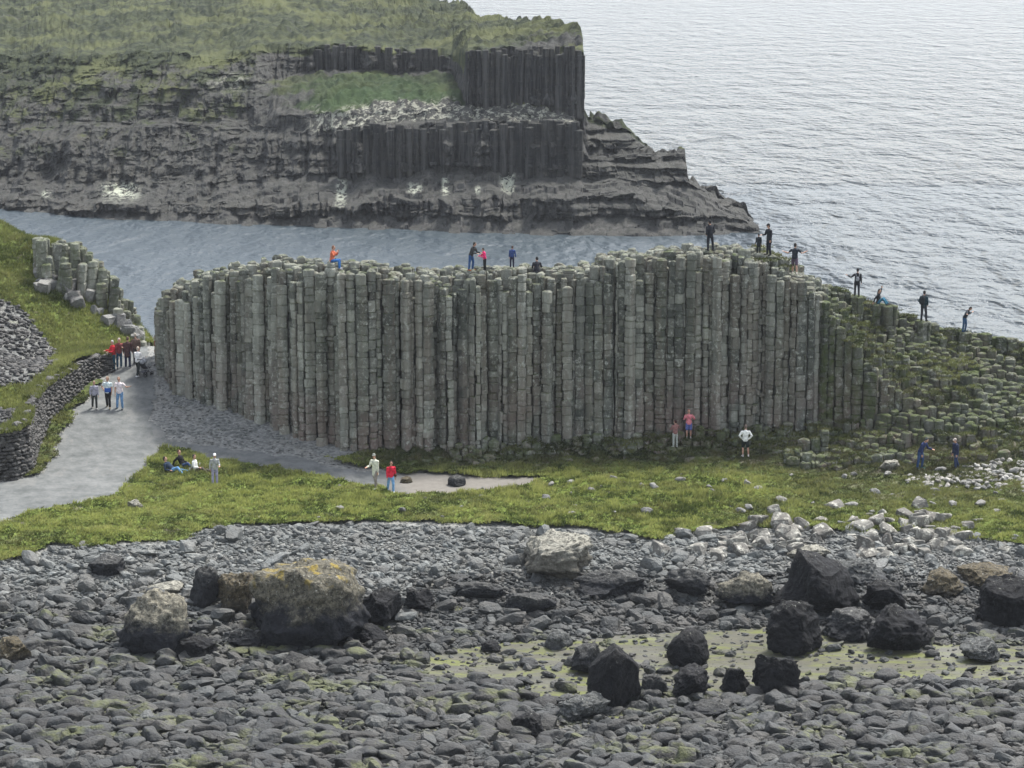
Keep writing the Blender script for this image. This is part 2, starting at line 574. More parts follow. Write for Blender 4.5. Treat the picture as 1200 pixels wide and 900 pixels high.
def tps_eval(P, w, x, y):
    x, y = np.asarray(x, float), np.asarray(y, float)
    sh = x.shape
    x, y = x.ravel(), y.ravel()
    out = np.empty(len(x))
    for s in range(0, len(x), 50000):
        xs, ys = x[s:s + 50000], y[s:s + 50000]
        d = np.hypot(xs[:, None] - P[None, :, 0], ys[:, None] - P[None, :, 1])
        K = np.where(d > 0, d * d * np.log(d + 1e-9), 0)
        out[s:s + 50000] = K @ w[:-3] + w[-3] + w[-2] * xs + w[-1] * ys
    return out.reshape(sh)


GW = tps_fit(ctrl)


def g_smooth(x, y):
    return tps_eval(ctrl, GW, x, y)


def g(x, y):
    x, y = np.asarray(x, float), np.asarray(y, float)
    z = g_smooth(x, y)
    return z + 0.10 * fbm(x * 0.45, y * 0.45, 0, 3, 5) * sstep(100, 112, y) + 0.03 * fbm(x * 1.7, y * 1.7, 0, 2, 9)


def hit(u, v):
    """where the sight line through pixel (u,v) meets the ground"""
    dx, dy, dz = ray(u, v)
    ts = np.arange(85, 190, 0.25) / dy
    xs, ys, zs = dx * ts, dy * ts, CZ + dz * ts
    d = zs - g(xs, ys)
    i = int(np.argmax(d < 0))
    if i == 0:
        i = len(ts) - 1
    f = d[i - 1] / (d[i - 1] - d[i])
    t = ts[i - 1] + f * (ts[i] - ts[i - 1])
    x, y = dx * t, dy * t
    return x, y, float(g(x, y))


# pixel outlines of the ground zones (where they lie on the terrain)
POLY_GRASS = [(-80, 625), (0, 613), (60, 598), (132, 583), (166, 556), (190, 520), (212, 526), (260, 540), (330, 548), (400, 562), (440, 566),
              (640, 560), (700, 556), (760, 545), (800, 538), (880, 535), (1000, 550), (1300, 548), (1300, 648), (1200, 640), (1100, 628), (1000, 624), (900, 620), (860, 618),
              (765, 634), (700, 622), (500, 614), (300, 614), (236, 622), (215, 636), (60, 641), (30, 655), (-80, 660)]
POLY_APRON = [(385, 540), (440, 530), (520, 512), (900, 495), (960, 505), (1000, 505), (1300, 490), (1300, 580), (1040, 566), (860, 560), (640, 562), (470, 556)]
POLY_PATH = [(-60, 566), (0, 561), (50, 553), (62, 535), (76, 503), (97, 474), (122, 448), (134, 432), (150, 405), (172, 405), (180, 430), (184, 446),
             (182, 470), (178, 495), (196, 513), (232, 522), (330, 534), (400, 549), (460, 555), (560, 556), (640, 562), (600, 576), (465, 580), (400, 566), (330, 552),
             (260, 543), (212, 528), (190, 522), (166, 556), (132, 582), (60, 597), (0, 611), (-60, 622)]
POLY_STRIP = [(50, 553), (62, 535), (76, 503), (97, 474), (122, 448), (100, 440), (70, 470), (40, 520), (28, 560)]
POLY_FLAT = [(490, 772), (560, 757), (640, 750), (760, 742), (900, 735), (1010, 752), (1100, 756), (1200, 757), (1300, 765), (1300, 792), (1150, 800), (1000, 795), (900, 818), (760, 815), (640, 822), (560, 800), (500, 795)]
POLY_ALG2 = [(360, 838), (430, 815), (520, 822), (700, 830), (900, 826), (960, 850), (860, 868), (640, 862), (500, 868), (400, 858)]
POLY_BEACH = [(-90, 662), (30, 657), (60, 643), (215, 638), (236, 624), (300, 616), (500, 616), (700, 624), (765, 636), (860, 612), (1000, 616), (1300, 640), (1300, 930), (-90, 930)]

gx = np.arange(-44, 44.01, 0.16)
gy = np.concatenate([np.arange(60, 90, 1.0), np.arange(90, 150, 0.16), np.arange(150, 200, 1.0)])
GX, GY = np.meshgrid(gx, gy)
GZ = g(GX, GY)
GU, GV = project(GX, GY, GZ)
wob = 5.0 * fbm(GX * 0.9, GY * 0.9, 0, 3, 21)
wobx = 9.0 * fbm(GX * 0.9, GY * 0.9, 5, 3, 22)
UW, VW = GU + wobx, GV + wob
wet = sstep(700, 770, GV + 26 * fbm(GX * 0.3, GY * 0.3, 0, 3, 31) + 0.00 * GU)
wet = np.maximum(wet, sstep(690, 720, VW) * sstep(440, 560, GU))
wet = np.maximum(wet, 1.0 * sstep(880, 960, GU) * sstep(580, 560, VW))
is_grass = in_poly(UW, VW, POLY_GRASS)
is_apron = in_poly(UW, VW, POLY_APRON)
is_strip = in_poly(UW, VW, POLY_STRIP)
is_path = in_poly(GU + 0.9 * wobx, GV + 0.8 * wob, POLY_PATH) & ~is_strip
is_flat = in_poly(UW, VW, POLY_FLAT) | (in_poly(UW, VW, POLY_ALG2) & (fbm(GX * 0.35, GY * 0.6, 2, 3, 77) > -0.15))

nr, nc = GX.shape
V = np.stack([GX, GY, GZ], -1).reshape(-1, 3)
ground = link_mesh('ground', V, grid_faces(nr, nc), M['ground'], attrs={'wet': wet.ravel()})
tag(ground, kind='structure')


def cell_mask(m):
    return (m[:-1, :-1].astype(int) + m[1:, :-1] + m[:-1, 1:] + m[1:, 1:]) >= 3


def zone_sheet(name, mask, dz, mat, attrs):
    Z = GZ + dz
    v, f, a = compact(np.stack([GX, GY, Z], -1).reshape(-1, 3), grid_faces(nr, nc, cell_mask(mask)), {k: x.ravel() for k, x in attrs.items()})
    o = link_mesh(name, v, f, mat, attrs=a)
    return tag(o, kind='structure')


turf_mask = (is_grass | is_apron | is_strip) & ~(is_path & ~is_apron & ~is_strip)
apd = np.zeros_like(GX)
_, _ = 0, 0
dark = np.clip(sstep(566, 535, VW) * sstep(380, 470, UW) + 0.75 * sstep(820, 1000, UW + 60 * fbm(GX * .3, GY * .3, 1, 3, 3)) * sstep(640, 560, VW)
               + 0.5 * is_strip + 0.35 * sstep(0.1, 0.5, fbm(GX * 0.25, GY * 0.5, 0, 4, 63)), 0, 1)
lump = 0.08 + 0.22 * np.clip(fbm(GX * 0.75, GY * 0.9, 0, 4, 41) + 0.3, 0, 1)
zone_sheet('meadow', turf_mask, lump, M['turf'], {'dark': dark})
dirt = sstep(440, 490, UW)
zone_sheet('path', is_path, 0.035, M['path'], {'dirt': dirt})
zone_sheet('tidal_flat', is_flat, 0.03, M['flat'], {'wet': wet})

# ---------------------------------------------------------------- left hillside
HP = []
WALL_TOP = [(132, 409, 145.0), (105, 414, 142.3), (80, 425, 139.0), (55, 444, 135.5), (36, 474, 131.3), (20, 488, 130.2), (-40, 500, 130.0)]
for u, v, y in WALL_TOP + [
    (150, 398, 147.5), (165, 398, 149.0), (100, 398, 147), (60, 410, 144), (30, 420, 142), (0, 450, 136.5), (-80, 440, 137), (0, 410, 142), (40, 460, 135.5),
    (120, 380, 148.8), (90, 370, 149.2), (60, 350, 149.8), (30, 345, 149), (0, 345, 148.5), (-80, 330, 148.5), (110, 352, 151.0), (85, 330, 152.2), (60, 316, 153),
    (30, 300, 153.5), (0, 285, 155), (-80, 260, 156), (0, 262, 158), (-80, 230, 161), (40, 279, 157.5), (70, 284, 157), (110, 315, 154.5),
]:
    HP.append(at_y(u, v, y))
HP += [(-40, 175, 2), (-25, 165, -2), (-60, 175, 4), (-22, 156, 4.2)]
HP = np.array(HP)
HW = tps_fit(HP, 0.05)


def hill_z(x, y):
    x, y = np.asarray(x, float), np.asarray(y, float)
    return tps_eval(HP, HW, x, y) + 0.14 * fbm(x * 0.6, y * 0.6, 3, 4, 13)


wt = np.array([at_y(u, v, y) for u, v, y in WALL_TOP])
hx = np.arange(-46, -19, 0.16)
hy = np.arange(126, 172, 0.16)
HX, HY = np.meshgrid(hx, hy)
HZ = hill_z(HX, HY)
WB = [(133, 434), (117, 441), (100, 452), (84, 467), (68, 484), (53, 504), (43, 528), (36, 556), (20, 562), (-10, 565), (-50, 567)]
wb = np.array([hit(u, v) for u, v in WB])
poly_plan = [(-60, wb[-1][1] + .3)] + [(p[0] - .25, p[1] + .25) for p in wb][::-1]
poly_plan = poly_plan + [at_y(150, 399, 147.3)[:2], (-21.6, 150), (-21.9, 156), (-22.5, 168), (-60, 170)]
keep = in_poly(HX, HY, poly_plan)
HU, HV = project(HX, HY, HZ)
hw = 8 * fbm(HX * 0.8, HY * 0.8, 0, 3, 50)
scree = in_poly(HU + hw, HV + hw, [(-80, 348), (0, 350), (28, 365), (48, 392), (66, 412), (52, 438), (36, 452), (-80, 455)])
scree |= in_poly(HU + hw, HV + hw, [(-80, 486), (40, 476), (30, 500), (-80, 520)])
hdark = np.clip(0.10 + 0.5 * fbm(HX * 0.35, HY * 0.35, 0, 4, 81) + 0.3 * sstep(300, 270, HV), 0, 1)
hill_root = empty('hillside', at_y(0, 450, 136.5))
tag(hill_root, kind='structure')
hv = np.stack([HX, HY, HZ], -1).reshape(-1, 3) - np.array(hill_root.location)
for nm, msk, mt, at in (('slope_grass', keep & ~scree, M['turf'], {'dark': hdark}), ('slope_shingle', keep & scree, M['ground'], {'wet': np.full(HX.shape, 0.35)})):
    a_, f_, t_ = compact(hv, grid_faces(*HX.shape, (cell_mask(msk) if nm == 'slope_grass' else (cell_mask(keep) & ~cell_mask(keep & ~scree)))), {k: q.ravel() for k, q in at.items()})
    link_mesh(nm, a_, f_, mt, hill_root, attrs=t_)

# ---------------------------------------------------------------- rock shapes
def icosphere(sub):
    bm = bmesh.new()
    bmesh.ops.create_icosphere(bm, subdivisions=sub, radius=1.0)
    v = np.array([x.co[:] for x in bm.verts])
    f = np.array([[q.index for q in p.verts] for p in bm.faces])
    bm.free()
    return v, f


ICO = {k: icosphere(k) for k in (1, 2, 3, 5)}


def rock_shape(sub, seed, cuts=9, rough=0.12, cutmin=0.62, peak=None, boxy=0):
    r = np.random.default_rng(seed)
    v, f = ICO[sub]
    v = v.copy()
    d0 = v.copy()
    if boxy:
        v = np.sign(v) * np.abs(v) ** boxy
    for k in range(cuts):
        n = r.normal(size=3)
        n /= np.linalg.norm(n)
        h = r.uniform(cutmin, 0.92)
        d = v @ n
        over = d > h
        v[over] -= np.outer(d[over] - h, n) * 0.92
    o = r.uniform(0, 50, 3)
    nz = fbm(d0[:, 0] * 1.6 + o[0], d0[:, 1] * 1.6 + o[1], d0[:, 2] * 1.6 + o[2], 4 if sub > 3 else 2, seed)
    v *= (1 + rough * nz)[:, None]
    if sub > 3:
        n2 = np.abs(fbm(d0[:, 0] * 3.4 + o[1], d0[:, 1] * 3.4, d0[:, 2] * 5 + o[0], 4, seed + 5))
        v *= (1 - rough * 0.9 * (0.35 - n2))[:, None]
        n3 = fbm(d0[:, 0] * 5 + o[2], d0[:, 1] * 5, d0[:, 2] * 6 + o[1], 4, seed + 9, 0.6)
        v *= (1 + rough * 0.38 * n3)[:, None]
    lo, hi = v.min(0), v.max(0)
    v = (v - (lo + hi) / 2) / ((hi - lo) / 2)
    if peak is not None:
        px, sx = peak
        zz = (v[:, 2] + 1) / 2
        v[:, 0] = v[:, 0] * (1 - sx * zz) + px * zz
        lo, hi = v.min(0), v.max(0)
        v = (v - (lo + hi) / 2) / ((hi - lo) / 2)
    return v, f


# ---------------------------------------------------------------- boulders
def boulder(name, u, vb, w, h, mat, label, seed, cat='boulder', cuts=13, rough=0.26, depth=1.0, rz=0.0, peak=None, group=None, sink=0.2):
    """u, vb: where it touches the ground; w, h its width and height in pixels there"""
    x, y, z = hit(u, vb)
    d = y * CP - (z - CZ) * SP
    W, H = w * d / F / 2, h * d / F / 2
    D = W * depth
    H = H * 1.2
    v, f = rock_shape(5, seed, cuts + 5, max(rough * 0.95, .12), 0.55, peak=peak)
    low = np.clip(-v[:, 2], 0, 1)
    v[:, :2] *= (1 + 0.32 * low)[:, None]
    v[:, :2] /= np.abs(v[:, :2]).max(0)
    o = link_mesh(name, v, f, mat)
    y2 = y + D * 0.75
    zb = min(z, float(g(x, y2)))
    o.location = (x, y2, zb + H * (1 - sink))
    o.scale = (W, D, H)
    o.rotation_euler = (0, 0, rz)
    tag(o, label, cat, group)
    return o


BOULDERS = [
    ('boulder', 357, 764, 150, 92, 'tan_yellow', 'huge boulder with yellow lichened tan top and black base', 101, dict(cuts=2, depth=0.9, rough=.22)),
    ('boulder', 180, 772, 98, 70, 'tan', 'tan boulder with black right foot beside the huge yellow-topped boulder', 102, dict(cuts=3, rough=.24)),
    ('boulder', 241, 714, 42, 45, 'darkgrey', 'grey boulder behind the gap between the two tan boulders', 103, dict(cuts=10)),
    ('boulder', 276, 720, 48, 44, 'brown', 'brown boulder leaning against the left side of the huge yellow-topped boulder', 104, {}),
    ('boulder', 447, 738, 54, 42, 'black', 'black boulder tight against the right side of the huge yellow-topped boulder', 105, {}),
    ('boulder', 228, 776, 52, 26, 'black', 'low black rock wedged against the right foot of the smaller tan boulder', 142, {}),
    ('boulder', 285, 764, 44, 24, 'darkgrey', 'dark rock under the left edge of the huge yellow-topped boulder', 143, {}),
    ('boulder', 432, 756, 46, 20, 'black', 'flat black rock under the right edge of the huge yellow-topped boulder', 144, {}),
    ('boulder', 561, 704, 64, 20, 'darkgrey', 'long dark low rock in the cobbles midway between the yellow-topped and white-crowned boulders', 145, dict(depth=.6)),
    ('boulder', 491, 718, 40, 24, 'black', 'low black boulder right of the huge yellow-topped boulder', 106, {}),
    ('boulder', 655, 682, 84, 48, 'white_top', 'rounded brown boulder with whitish lichen crown below the grass edge', 107, dict(cuts=2, rough=.3)),
    ('boulder', 808, 705, 58, 34, 'darkgrey', 'dark ragged boulder left of the flat tan-topped slab', 108, {}),
    ('boulder', 873, 718, 70, 42, 'tan', 'broad low boulder with flat tan top and black undercut front', 109, dict(cuts=5, depth=0.8)),
    ('boulder', 962, 728, 104, 70, 'black', 'largest black boulder rising to a sharp peak', 110, dict(cuts=12, peak=(-0.25, 0.55), rough=.18)),
    ('boulder', 931, 770, 76, 58, 'black', 'black lumpy boulder in front of the peaked black boulder', 111, dict(cuts=7)),
    ('boulder', 1058, 767, 84, 50, 'black', 'black layered boulder at the back edge of the algae flat', 112, dict(cuts=8)),
    ('boulder', 1184, 738, 70, 55, 'black', 'black boulder cut by the right edge of the photo', 113, dict(cuts=8)),
    ('boulder', 1038, 721, 54, 34, 'black', 'black boulder just right of the peaked black boulder', 114, {}),
    ('boulder', 1000, 752, 60, 30, 'darkgrey', 'grey flattish boulder between the two big lumpy black boulders', 115, dict(cuts=8)),
    ('boulder', 720, 834, 66, 70, 'black', 'tall black upright boulder standing at the front of the algae flat', 116, dict(cuts=6, rough=.1)),
    ('boulder', 690, 792, 46, 34, 'darkgrey', 'grey boulder behind the left shoulder of the tall upright boulder', 117, {}),
    ('boulder', 807, 784, 52, 41, 'black', 'black rounded boulder standing alone in the middle of the algae flat', 118, dict(cuts=6, rough=.08)),
    ('boulder', 912, 818, 58, 46, 'black', 'black boulder on the near edge of the algae flat below the lumpy one', 119, dict(cuts=7)),
    ('boulder', 811, 823, 48, 35, 'black', 'triangular black boulder right of the tall upright boulder', 120, dict(peak=(0, .4))),
    ('boulder', 863, 812, 38, 26, 'black', 'small ragged black boulder between two larger black ones', 121, {}),
    ('boulder', 768, 820, 34, 26, 'darkgrey', 'small dark boulder touching the right foot of the tall upright boulder', 122, {}),
    ('boulder', 120, 678, 52, 22, 'darkgrey', 'low blue-grey boulder in the upper left cobbles below the grass', 123, {}),
    ('boulder', 189, 699, 52, 12, 'white_top', 'pale flat slab lying behind the tan boulder', 124, dict(cuts=5, rough=.06)),
    ('boulder', 158, 600, 22, 13, 'white_top', 'white rock lying alone on the grass beside the path', 125, {}),
    ('boulder', 12, 778, 46, 26, 'brown', 'brown weedy boulder at the left edge of the beach', 126, {}),
    ('boulder', 715, 702, 90, 28, 'darkgrey', 'long low dark boulder under the white-crowned boulder', 127, dict(cuts=6, depth=.6)),
    ('boulder', 622, 722, 62, 22, 'darkgrey', 'flat dark boulder among cobbles left of the long low boulder', 128, dict(depth=.7)),
    ('boulder', 655, 762, 34, 20, 'stonegrey', 'smooth oval grey boulder on the far edge of the algae flat', 129, dict(cuts=3, rough=.05)),
    ('boulder', 575, 766, 26, 12, 'black', 'small dark squarish rock at the left end of the algae flat', 130, {}),
    ('boulder', 1150, 778, 52, 24, 'stonegrey', 'grey flat-topped boulder right of the layered black boulder', 131, dict(cuts=7)),
    ('boulder', 1108, 700, 60, 26, 'brown', 'brown-grey boulder among the cobbles below the pale blocks', 132, {}),
    ('boulder', 1160, 690, 70, 20, 'brown', 'brown weedy boulder just behind the black boulder at the edge', 133, {}),
    ('boulder', 1010, 686, 66, 26, 'stonegrey', 'grey rounded boulder behind the peaked black boulder', 134, {}),
    ('boulder', 685, 846, 66, 26, 'stonegrey', 'grey wedge-shaped boulder in front of the tall upright boulder', 135, dict(cuts=6)),
    ('boulder', 830, 842, 64, 14, 'darkgrey', 'long flat dark rock in the green pool strip', 136, {}),
    ('boulder', 618, 866, 40, 26, 'black', 'dark rounded boulder in the green weed near the bottom', 137, dict(cuts=4)),
    ('boulder', 950, 660, 60, 16, 'white_top', 'pale low ledge rock just above the peaked black boulder', 138, {}),
    ('boulder', 1043, 556, 28, 14, 'white_top', 'white rock in the grass left of the pale stone heap', 139, {}),
    ('boulder', 535, 571, 22, 13, 'darkgrey', 'dark rock lying on the bare dirt patch', 240, dict(cuts=1, rough=.15, sink=.35)),
    ('boulder', 476, 567, 15, 8, 'brown', 'brown rock on the dirt behind the person in red', 241, dict(cuts=1, rough=.15, sink=.35)),
]
M['stonegrey'] = mat_boulder('grey_boulder', (0.035, 0.037, 0.04), (0.13, 0.135, 0.13), 0.35, 0.5, 0, 0.7)
BPOS = []
for b in BOULDERS:
    o = boulder(b[0], b[1], b[2], b[3], b[4], M[b[5]], b[6], b[7], **b[8])
    BPOS.append((o.location.x, o.location.y, o.scale.x, o.scale.y))

# ---------------------------------------------------------------- beach cobbles
lo_x, hi_x = -24, 24
cand_n = 270000
sx = rng.uniform(-26, 26, cand_n)
sy = rng.uniform(89.5, 121.5, cand_n)
sz = g(sx, sy)
su, sv = project(sx, sy, sz)
ok = in_poly(su + 8 * fbm(sx, sy, 1, 2, 4), sv + 4 * fbm(sx, sy, 4, 2, 6), POLY_BEACH) & (su > -60) & (su < 1260)
flat2 = (in_poly(su, sv, POLY_ALG2) & (fbm(sx * 0.35, sy * 0.6, 2, 3, 77) > -0.15))
flat = in_poly(su, sv, POLY_FLAT)
pr = np.where(flat, 0.06, np.where(flat2, 0.4, 1.0))
ok &= rng.uniform(size=cand_n) < pr
for bx, by, bw, bd in BPOS:
    ok &= ((sx - bx) / (bw * 0.7)) ** 2 + ((sy - by) / (bd * 0.62)) ** 2 > 1
sx, sy, sz, su, sv = sx[ok], sy[ok], sz[ok], su[ok], sv[ok]
tsize = sstep(640, 880, sv)
rr = (0.038 + 0.026 * tsize) * np.exp(rng.normal(0, 0.66, len(sx)))
clus = fbm(sx * 0.25, sy * 0.25, 7, 3, 99)
rr *= 1 + 0.6 * sstep(0.05, 0.5, clus) * tsize
big = rng.uniform(size=len(sx)) < 0.006 + 0.02 * tsize
rr[big] *= rng.uniform(1.7, 3.0, big.sum())
rr = np.clip(rr, 0.040, 0.46)
order = np.argsort(-rr)
cell = 0.85
H = {}
chosen = []
for i in order:
    r = rr[i]
    cx, cy = int(sx[i] / cell + 1000), int(sy[i] / cell)
    good = True
    for a in (-1, 0, 1):
        for b in (-1, 0, 1):
            for j in H.get((cx + a, cy + b), ()):
                dd = (sx[i] - sx[j]) ** 2 + ((sy[i] - sy[j]) * 1.25) ** 2
                if dd < (0.67 * (r + rr[j])) ** 2:
                    good = False
                    break
            if not good:
                break
        if not good:
            break
    if good:
        H.setdefault((cx, cy), []).append(i)
        chosen.append(i)
chosen = np.array(chosen)
print('cobbles', len(chosen))
NB = 14
base1 = [rock_shape(1, 500 + k, cuts=6, rough=0.3, cutmin=0.5) for k in range(NB)]
base2 = [rock_shape(2, 300 + k, cuts=10, rough=0.28, cutmin=0.55, boxy=(0.7 if k % 3 == 0 else 0)) for k in range(NB)]
base3 = [rock_shape(3, 400 + k, cuts=9, rough=0.28, cutmin=0.56, boxy=(0.7 if k % 3 == 0 else 0)) for k in range(NB)]
# size in the picture decides which are individuals
vis = (su[chosen] > -5) & (su[chosen] < 1205) & (sv[chosen] < 905)
px = np.where(vis, rr[chosen] / sy[chosen], 0)
rank = np.argsort(-px)
solo, rest = chosen[rank[:290]], chosen[rank[290:]]
stone_meshes = {}
SGROUP = 'rounded stones on the beach'
for n_, i in enumerate(solo):
    k = int(rng.integers(NB))
    upper = sv[i] < 700 and su[i] < 560
    key = (k, upper)
    elong = rng.uniform(1.0, 1.45)
    flatn = rng.uniform(0.4, 0.8)
    if key not in stone_meshes:
        o = link_mesh('beach_stone', base3[k][0], base3[k][1], M['cob_one' if upper else 'stone_one'])
        stone_meshes[key] = o.data
    else:
        o = bpy.data.objects.new('beach_stone', stone_meshes[key])
        COL.objects.link(o)
    r = rr[i]
    o.scale = (r * elong, r / elong ** 0.5, r * flatn)
    o.rotation_euler = (rng.normal(0, 0.15), rng.normal(0, 0.15), rng.normal(0, 0.6))
    o.location = (sx[i], sy[i], sz[i] + r * flatn * 0.55)
    u_, v_ = su[i], sv[i]
    if in_poly(np.array([u_]), np.array([v_]), POLY_FLAT)[0]:
        lb = 'dark stone lying loose on the yellow-green algae flat'
    elif v_ < 700:
        lb = 'larger grey stone among the pale cobbles of the upper beach'
    elif u_ < 480:
        lb = 'blue-grey rounded stone on the lower beach left of the weed'
    elif v_ < 760:
        lb = 'dark grey stone in the cobble bank behind the algae flat'
    else:
        lb = 'grey rounded stone on the lower beach in front of the algae flat'
    tag(o, lb, 'stone', SGROUP)

VV, FF, TT = [], [], []
off = 0
for i in rest:
    k = int(rng.integers(NB))
    b, f = (base2 if rr[i] > 0.085 else base1)[k]
    elong = rng.uniform(1.0, 1.7)
    flatn = rng.uniform(0.42, 0.9)
    r = rr[i]
    q = b * np.array([r * elong, r / elong ** 0.5, r * flatn])
    a = rng.normal(0, 0.8)
    c, s = math.cos(a), math.sin(a)
    tl = rng.normal(0, 0.25)
    ct, st = math.cos(tl), math.sin(tl)
    q = np.c_[q[:, 0] * ct - q[:, 2] * st, q[:, 1], q[:, 0] * st + q[:, 2] * ct]
    q = np.c_[q[:, 0] * c - q[:, 1] * s, q[:, 0] * s + q[:, 1] * c, q[:, 2]]
    VV.append(q + (sx[i], sy[i], sz[i] + r * flatn * 0.5))
    FF.append(f + off)
    off += len(b)
    dryness = 1 - sstep(668, 745, sv[i] + 20 * clus[i] + (50 if su[i] > 480 and sv[i] > 672 else 0))
    t = np.clip(rng.normal(0.06, 0.09) + 0.45 * dryness + (rng.uniform() < 0.10) * 0.35 * (0.4 + dryness), 0, 1)
    TT.append(np.full(len(b), t))
cob = link_mesh('cobbles', np.concatenate(VV), np.concatenate(FF), M['stone_stuff'], smooth=False, attrs={'tone': np.concatenate(TT)})
tag(cob, 'countless small grey cobbles covering the beach between the larger stones', 'cobbles', kind='stuff')

# pale stone heap at right
pm = {}
for n_ in range(230):
    u_ = 1060 + 150 * rng.uniform() ** 0.75
    t_ = (u_ - 1060) / 140
    v_ = rng.uniform(566 - 24 * min(1, t_ * 1.3), 570 + 10 * t_)
    x, y, z = hit(u_, v_)
    k = int(rng.integers(NB))
    r = rng.uniform(0.07, 0.19)
    if k not in pm:
        o = link_mesh('pale_stone', base3[k][0], base3[k][1], M['pale_stone'])
        pm[k] = o.data
    else:
        o = bpy.data.objects.new('pale_stone', pm[k])
        COL.objects.link(o)
    o.scale = (r * 1.3, r, r * 0.75)
    o.rotation_euler = (rng.normal(0, .3), rng.normal(0, .3), rng.uniform(0, 6))
    o.location = (x, y, z + 0.08 + 0.1 * rng.uniform())
    tag(o, 'whitish angular stone in the heap right of the two stooping people', 'stone', 'pale stones heaped at the foot of the slope')

# stones sunk in the turf
mm = {}
for n_ in range(70):
    if n_ < 22:
        u_ = rng.uniform(250, 740); v_ = rng.uniform(572, 616)
    else:
        u_ = rng.uniform(640, 1190); v_ = rng.uniform(548, 604)
    x, y, z = hit(u_, v_)
    k = int(rng.integers(NB))
    r = rng.uniform(0.08, 0.26) * (1 if n_ > 22 else .7)
    if k not in mm:
        o = link_mesh('meadow_stone', base3[k][0], base3[k][1], M['cob_one'])
        mm[k] = o.data
    else:
        o = bpy.data.objects.new('meadow_stone', mm[k])
        COL.objects.link(o)
    o.scale = (r * 1.4, r, r * 0.8)
    o.rotation_euler = (rng.normal(0, .2), rng.normal(0, .2), rng.uniform(0, 6))
    o.location = (x, y, z + 0.10 + r * .25)
    tag(o, 'grey stone sunk in the grass of the meadow strip' if u_ < 740 else 'grey stone sunk in the rough grass at the foot of the mossy slope', 'stone', 'stones sunk in the meadow')

# lichen-grey broken blocks along the grass edge
n_blk = 0
blk = {}
for n_ in range(96):
    if n_ < 38:
        u_ = rng.uniform(770, 965); v_ = rng.uniform(622, 656) - 16 * (u_ > 880) * rng.uniform()
    elif n_ < 74:
        u_ = rng.uniform(985, 1150); v_ = rng.uniform(612, 658)
    else:
        u_ = rng.uniform(880, 1205); v_ = rng.uniform(598, 660)
    x, y, z = hit(u_, v_)
    k = int(rng.integers(8))
    if k not in blk:
        v, f = rock_shape(3, 700 + k, cuts=6, rough=0.16, cutmin=0.8, boxy=0.28)
        o = link_mesh('lichened_block', v, f, M['lichen_rock'], smooth=False)
        blk[k] = o.data
    else:
        o = bpy.data.objects.new('lichened_block', blk[k])
        COL.objects.link(o)
    w = rng.uniform(0.22, 0.5)
    h = w * rng.uniform(0.6, 1.25)
    o.scale = (w, w * rng.uniform(0.8, 1.2), h)
    o.rotation_euler = (rng.normal(0, .25), rng.normal(0, .25), rng.uniform(0, 6))
    o.location = (x, y + w * .5, z + h * 0.22)
    lb = ('pale lichened block of the broken ledge above the flat tan-topped boulder' if u_ < 975 else
          'pale lichened block of the broken ledge above the layered black boulder') if v_ > 618 else 'grey lichened block half sunk in the rough grass at the slope foot'
    tag(o, lb, 'rock', 'pale broken blocks along the grass edge')

# ---------------------------------------------------------------- basalt columns
def clip_cell(site, nbrs, R):
    """convex cell of SITE bounded by the bisectors to NBRS, inside a hexagon of radius R"""
    a0 = random.uniform(0, 1.0)
    poly = [(R * math.cos(a0 + k * math.pi / 3.5), R * math.sin(a0 + k * math.pi / 3.5)) for k in range(7)]
    for nx, ny in nbrs:
        dx, dy = nx - site[0], ny - site[1]
        h = (dx * dx + dy * dy) / 2
        out = []
        m = len(poly)
        for i in range(m):
            p, q = poly[i], poly[(i + 1) % m]
            dp, dq = p[0] * dx + p[1] * dy - h, q[0] * dx + q[1] * dy - h
            if dp <= 0:
                out.append(p)
            if (dp < 0 < dq) or (dq < 0 < dp):
                t = dp / (dp - dq)
                out.append((p[0] + t * (q[0] - p[0]), p[1] + t * (q[1] - p[1])))
        poly = out
        if len(poly) < 3:
            return None
    return np.array(poly)


def round_poly(p):
    """outline with bevelled corners, two points to a corner"""
    keep_ = [q for i, q in enumerate(p) if np.linalg.norm(q - p[i - 1]) > 0.06]
    p = np.array(keep_) if len(keep_) >= 4 else p
    m = len(p)
    pts = []
    for i in range(m):
        a, b, c = p[i - 1], p[i], p[(i + 1) % m]
        la, lc = np.linalg.norm(a - b), np.linalg.norm(c - b)
        pts.append(b + (a - b) / la * min(0.045, la * .3))
        pts.append(b + (c - b) / lc * min(0.045, lc * .3))
    return np.array(pts)


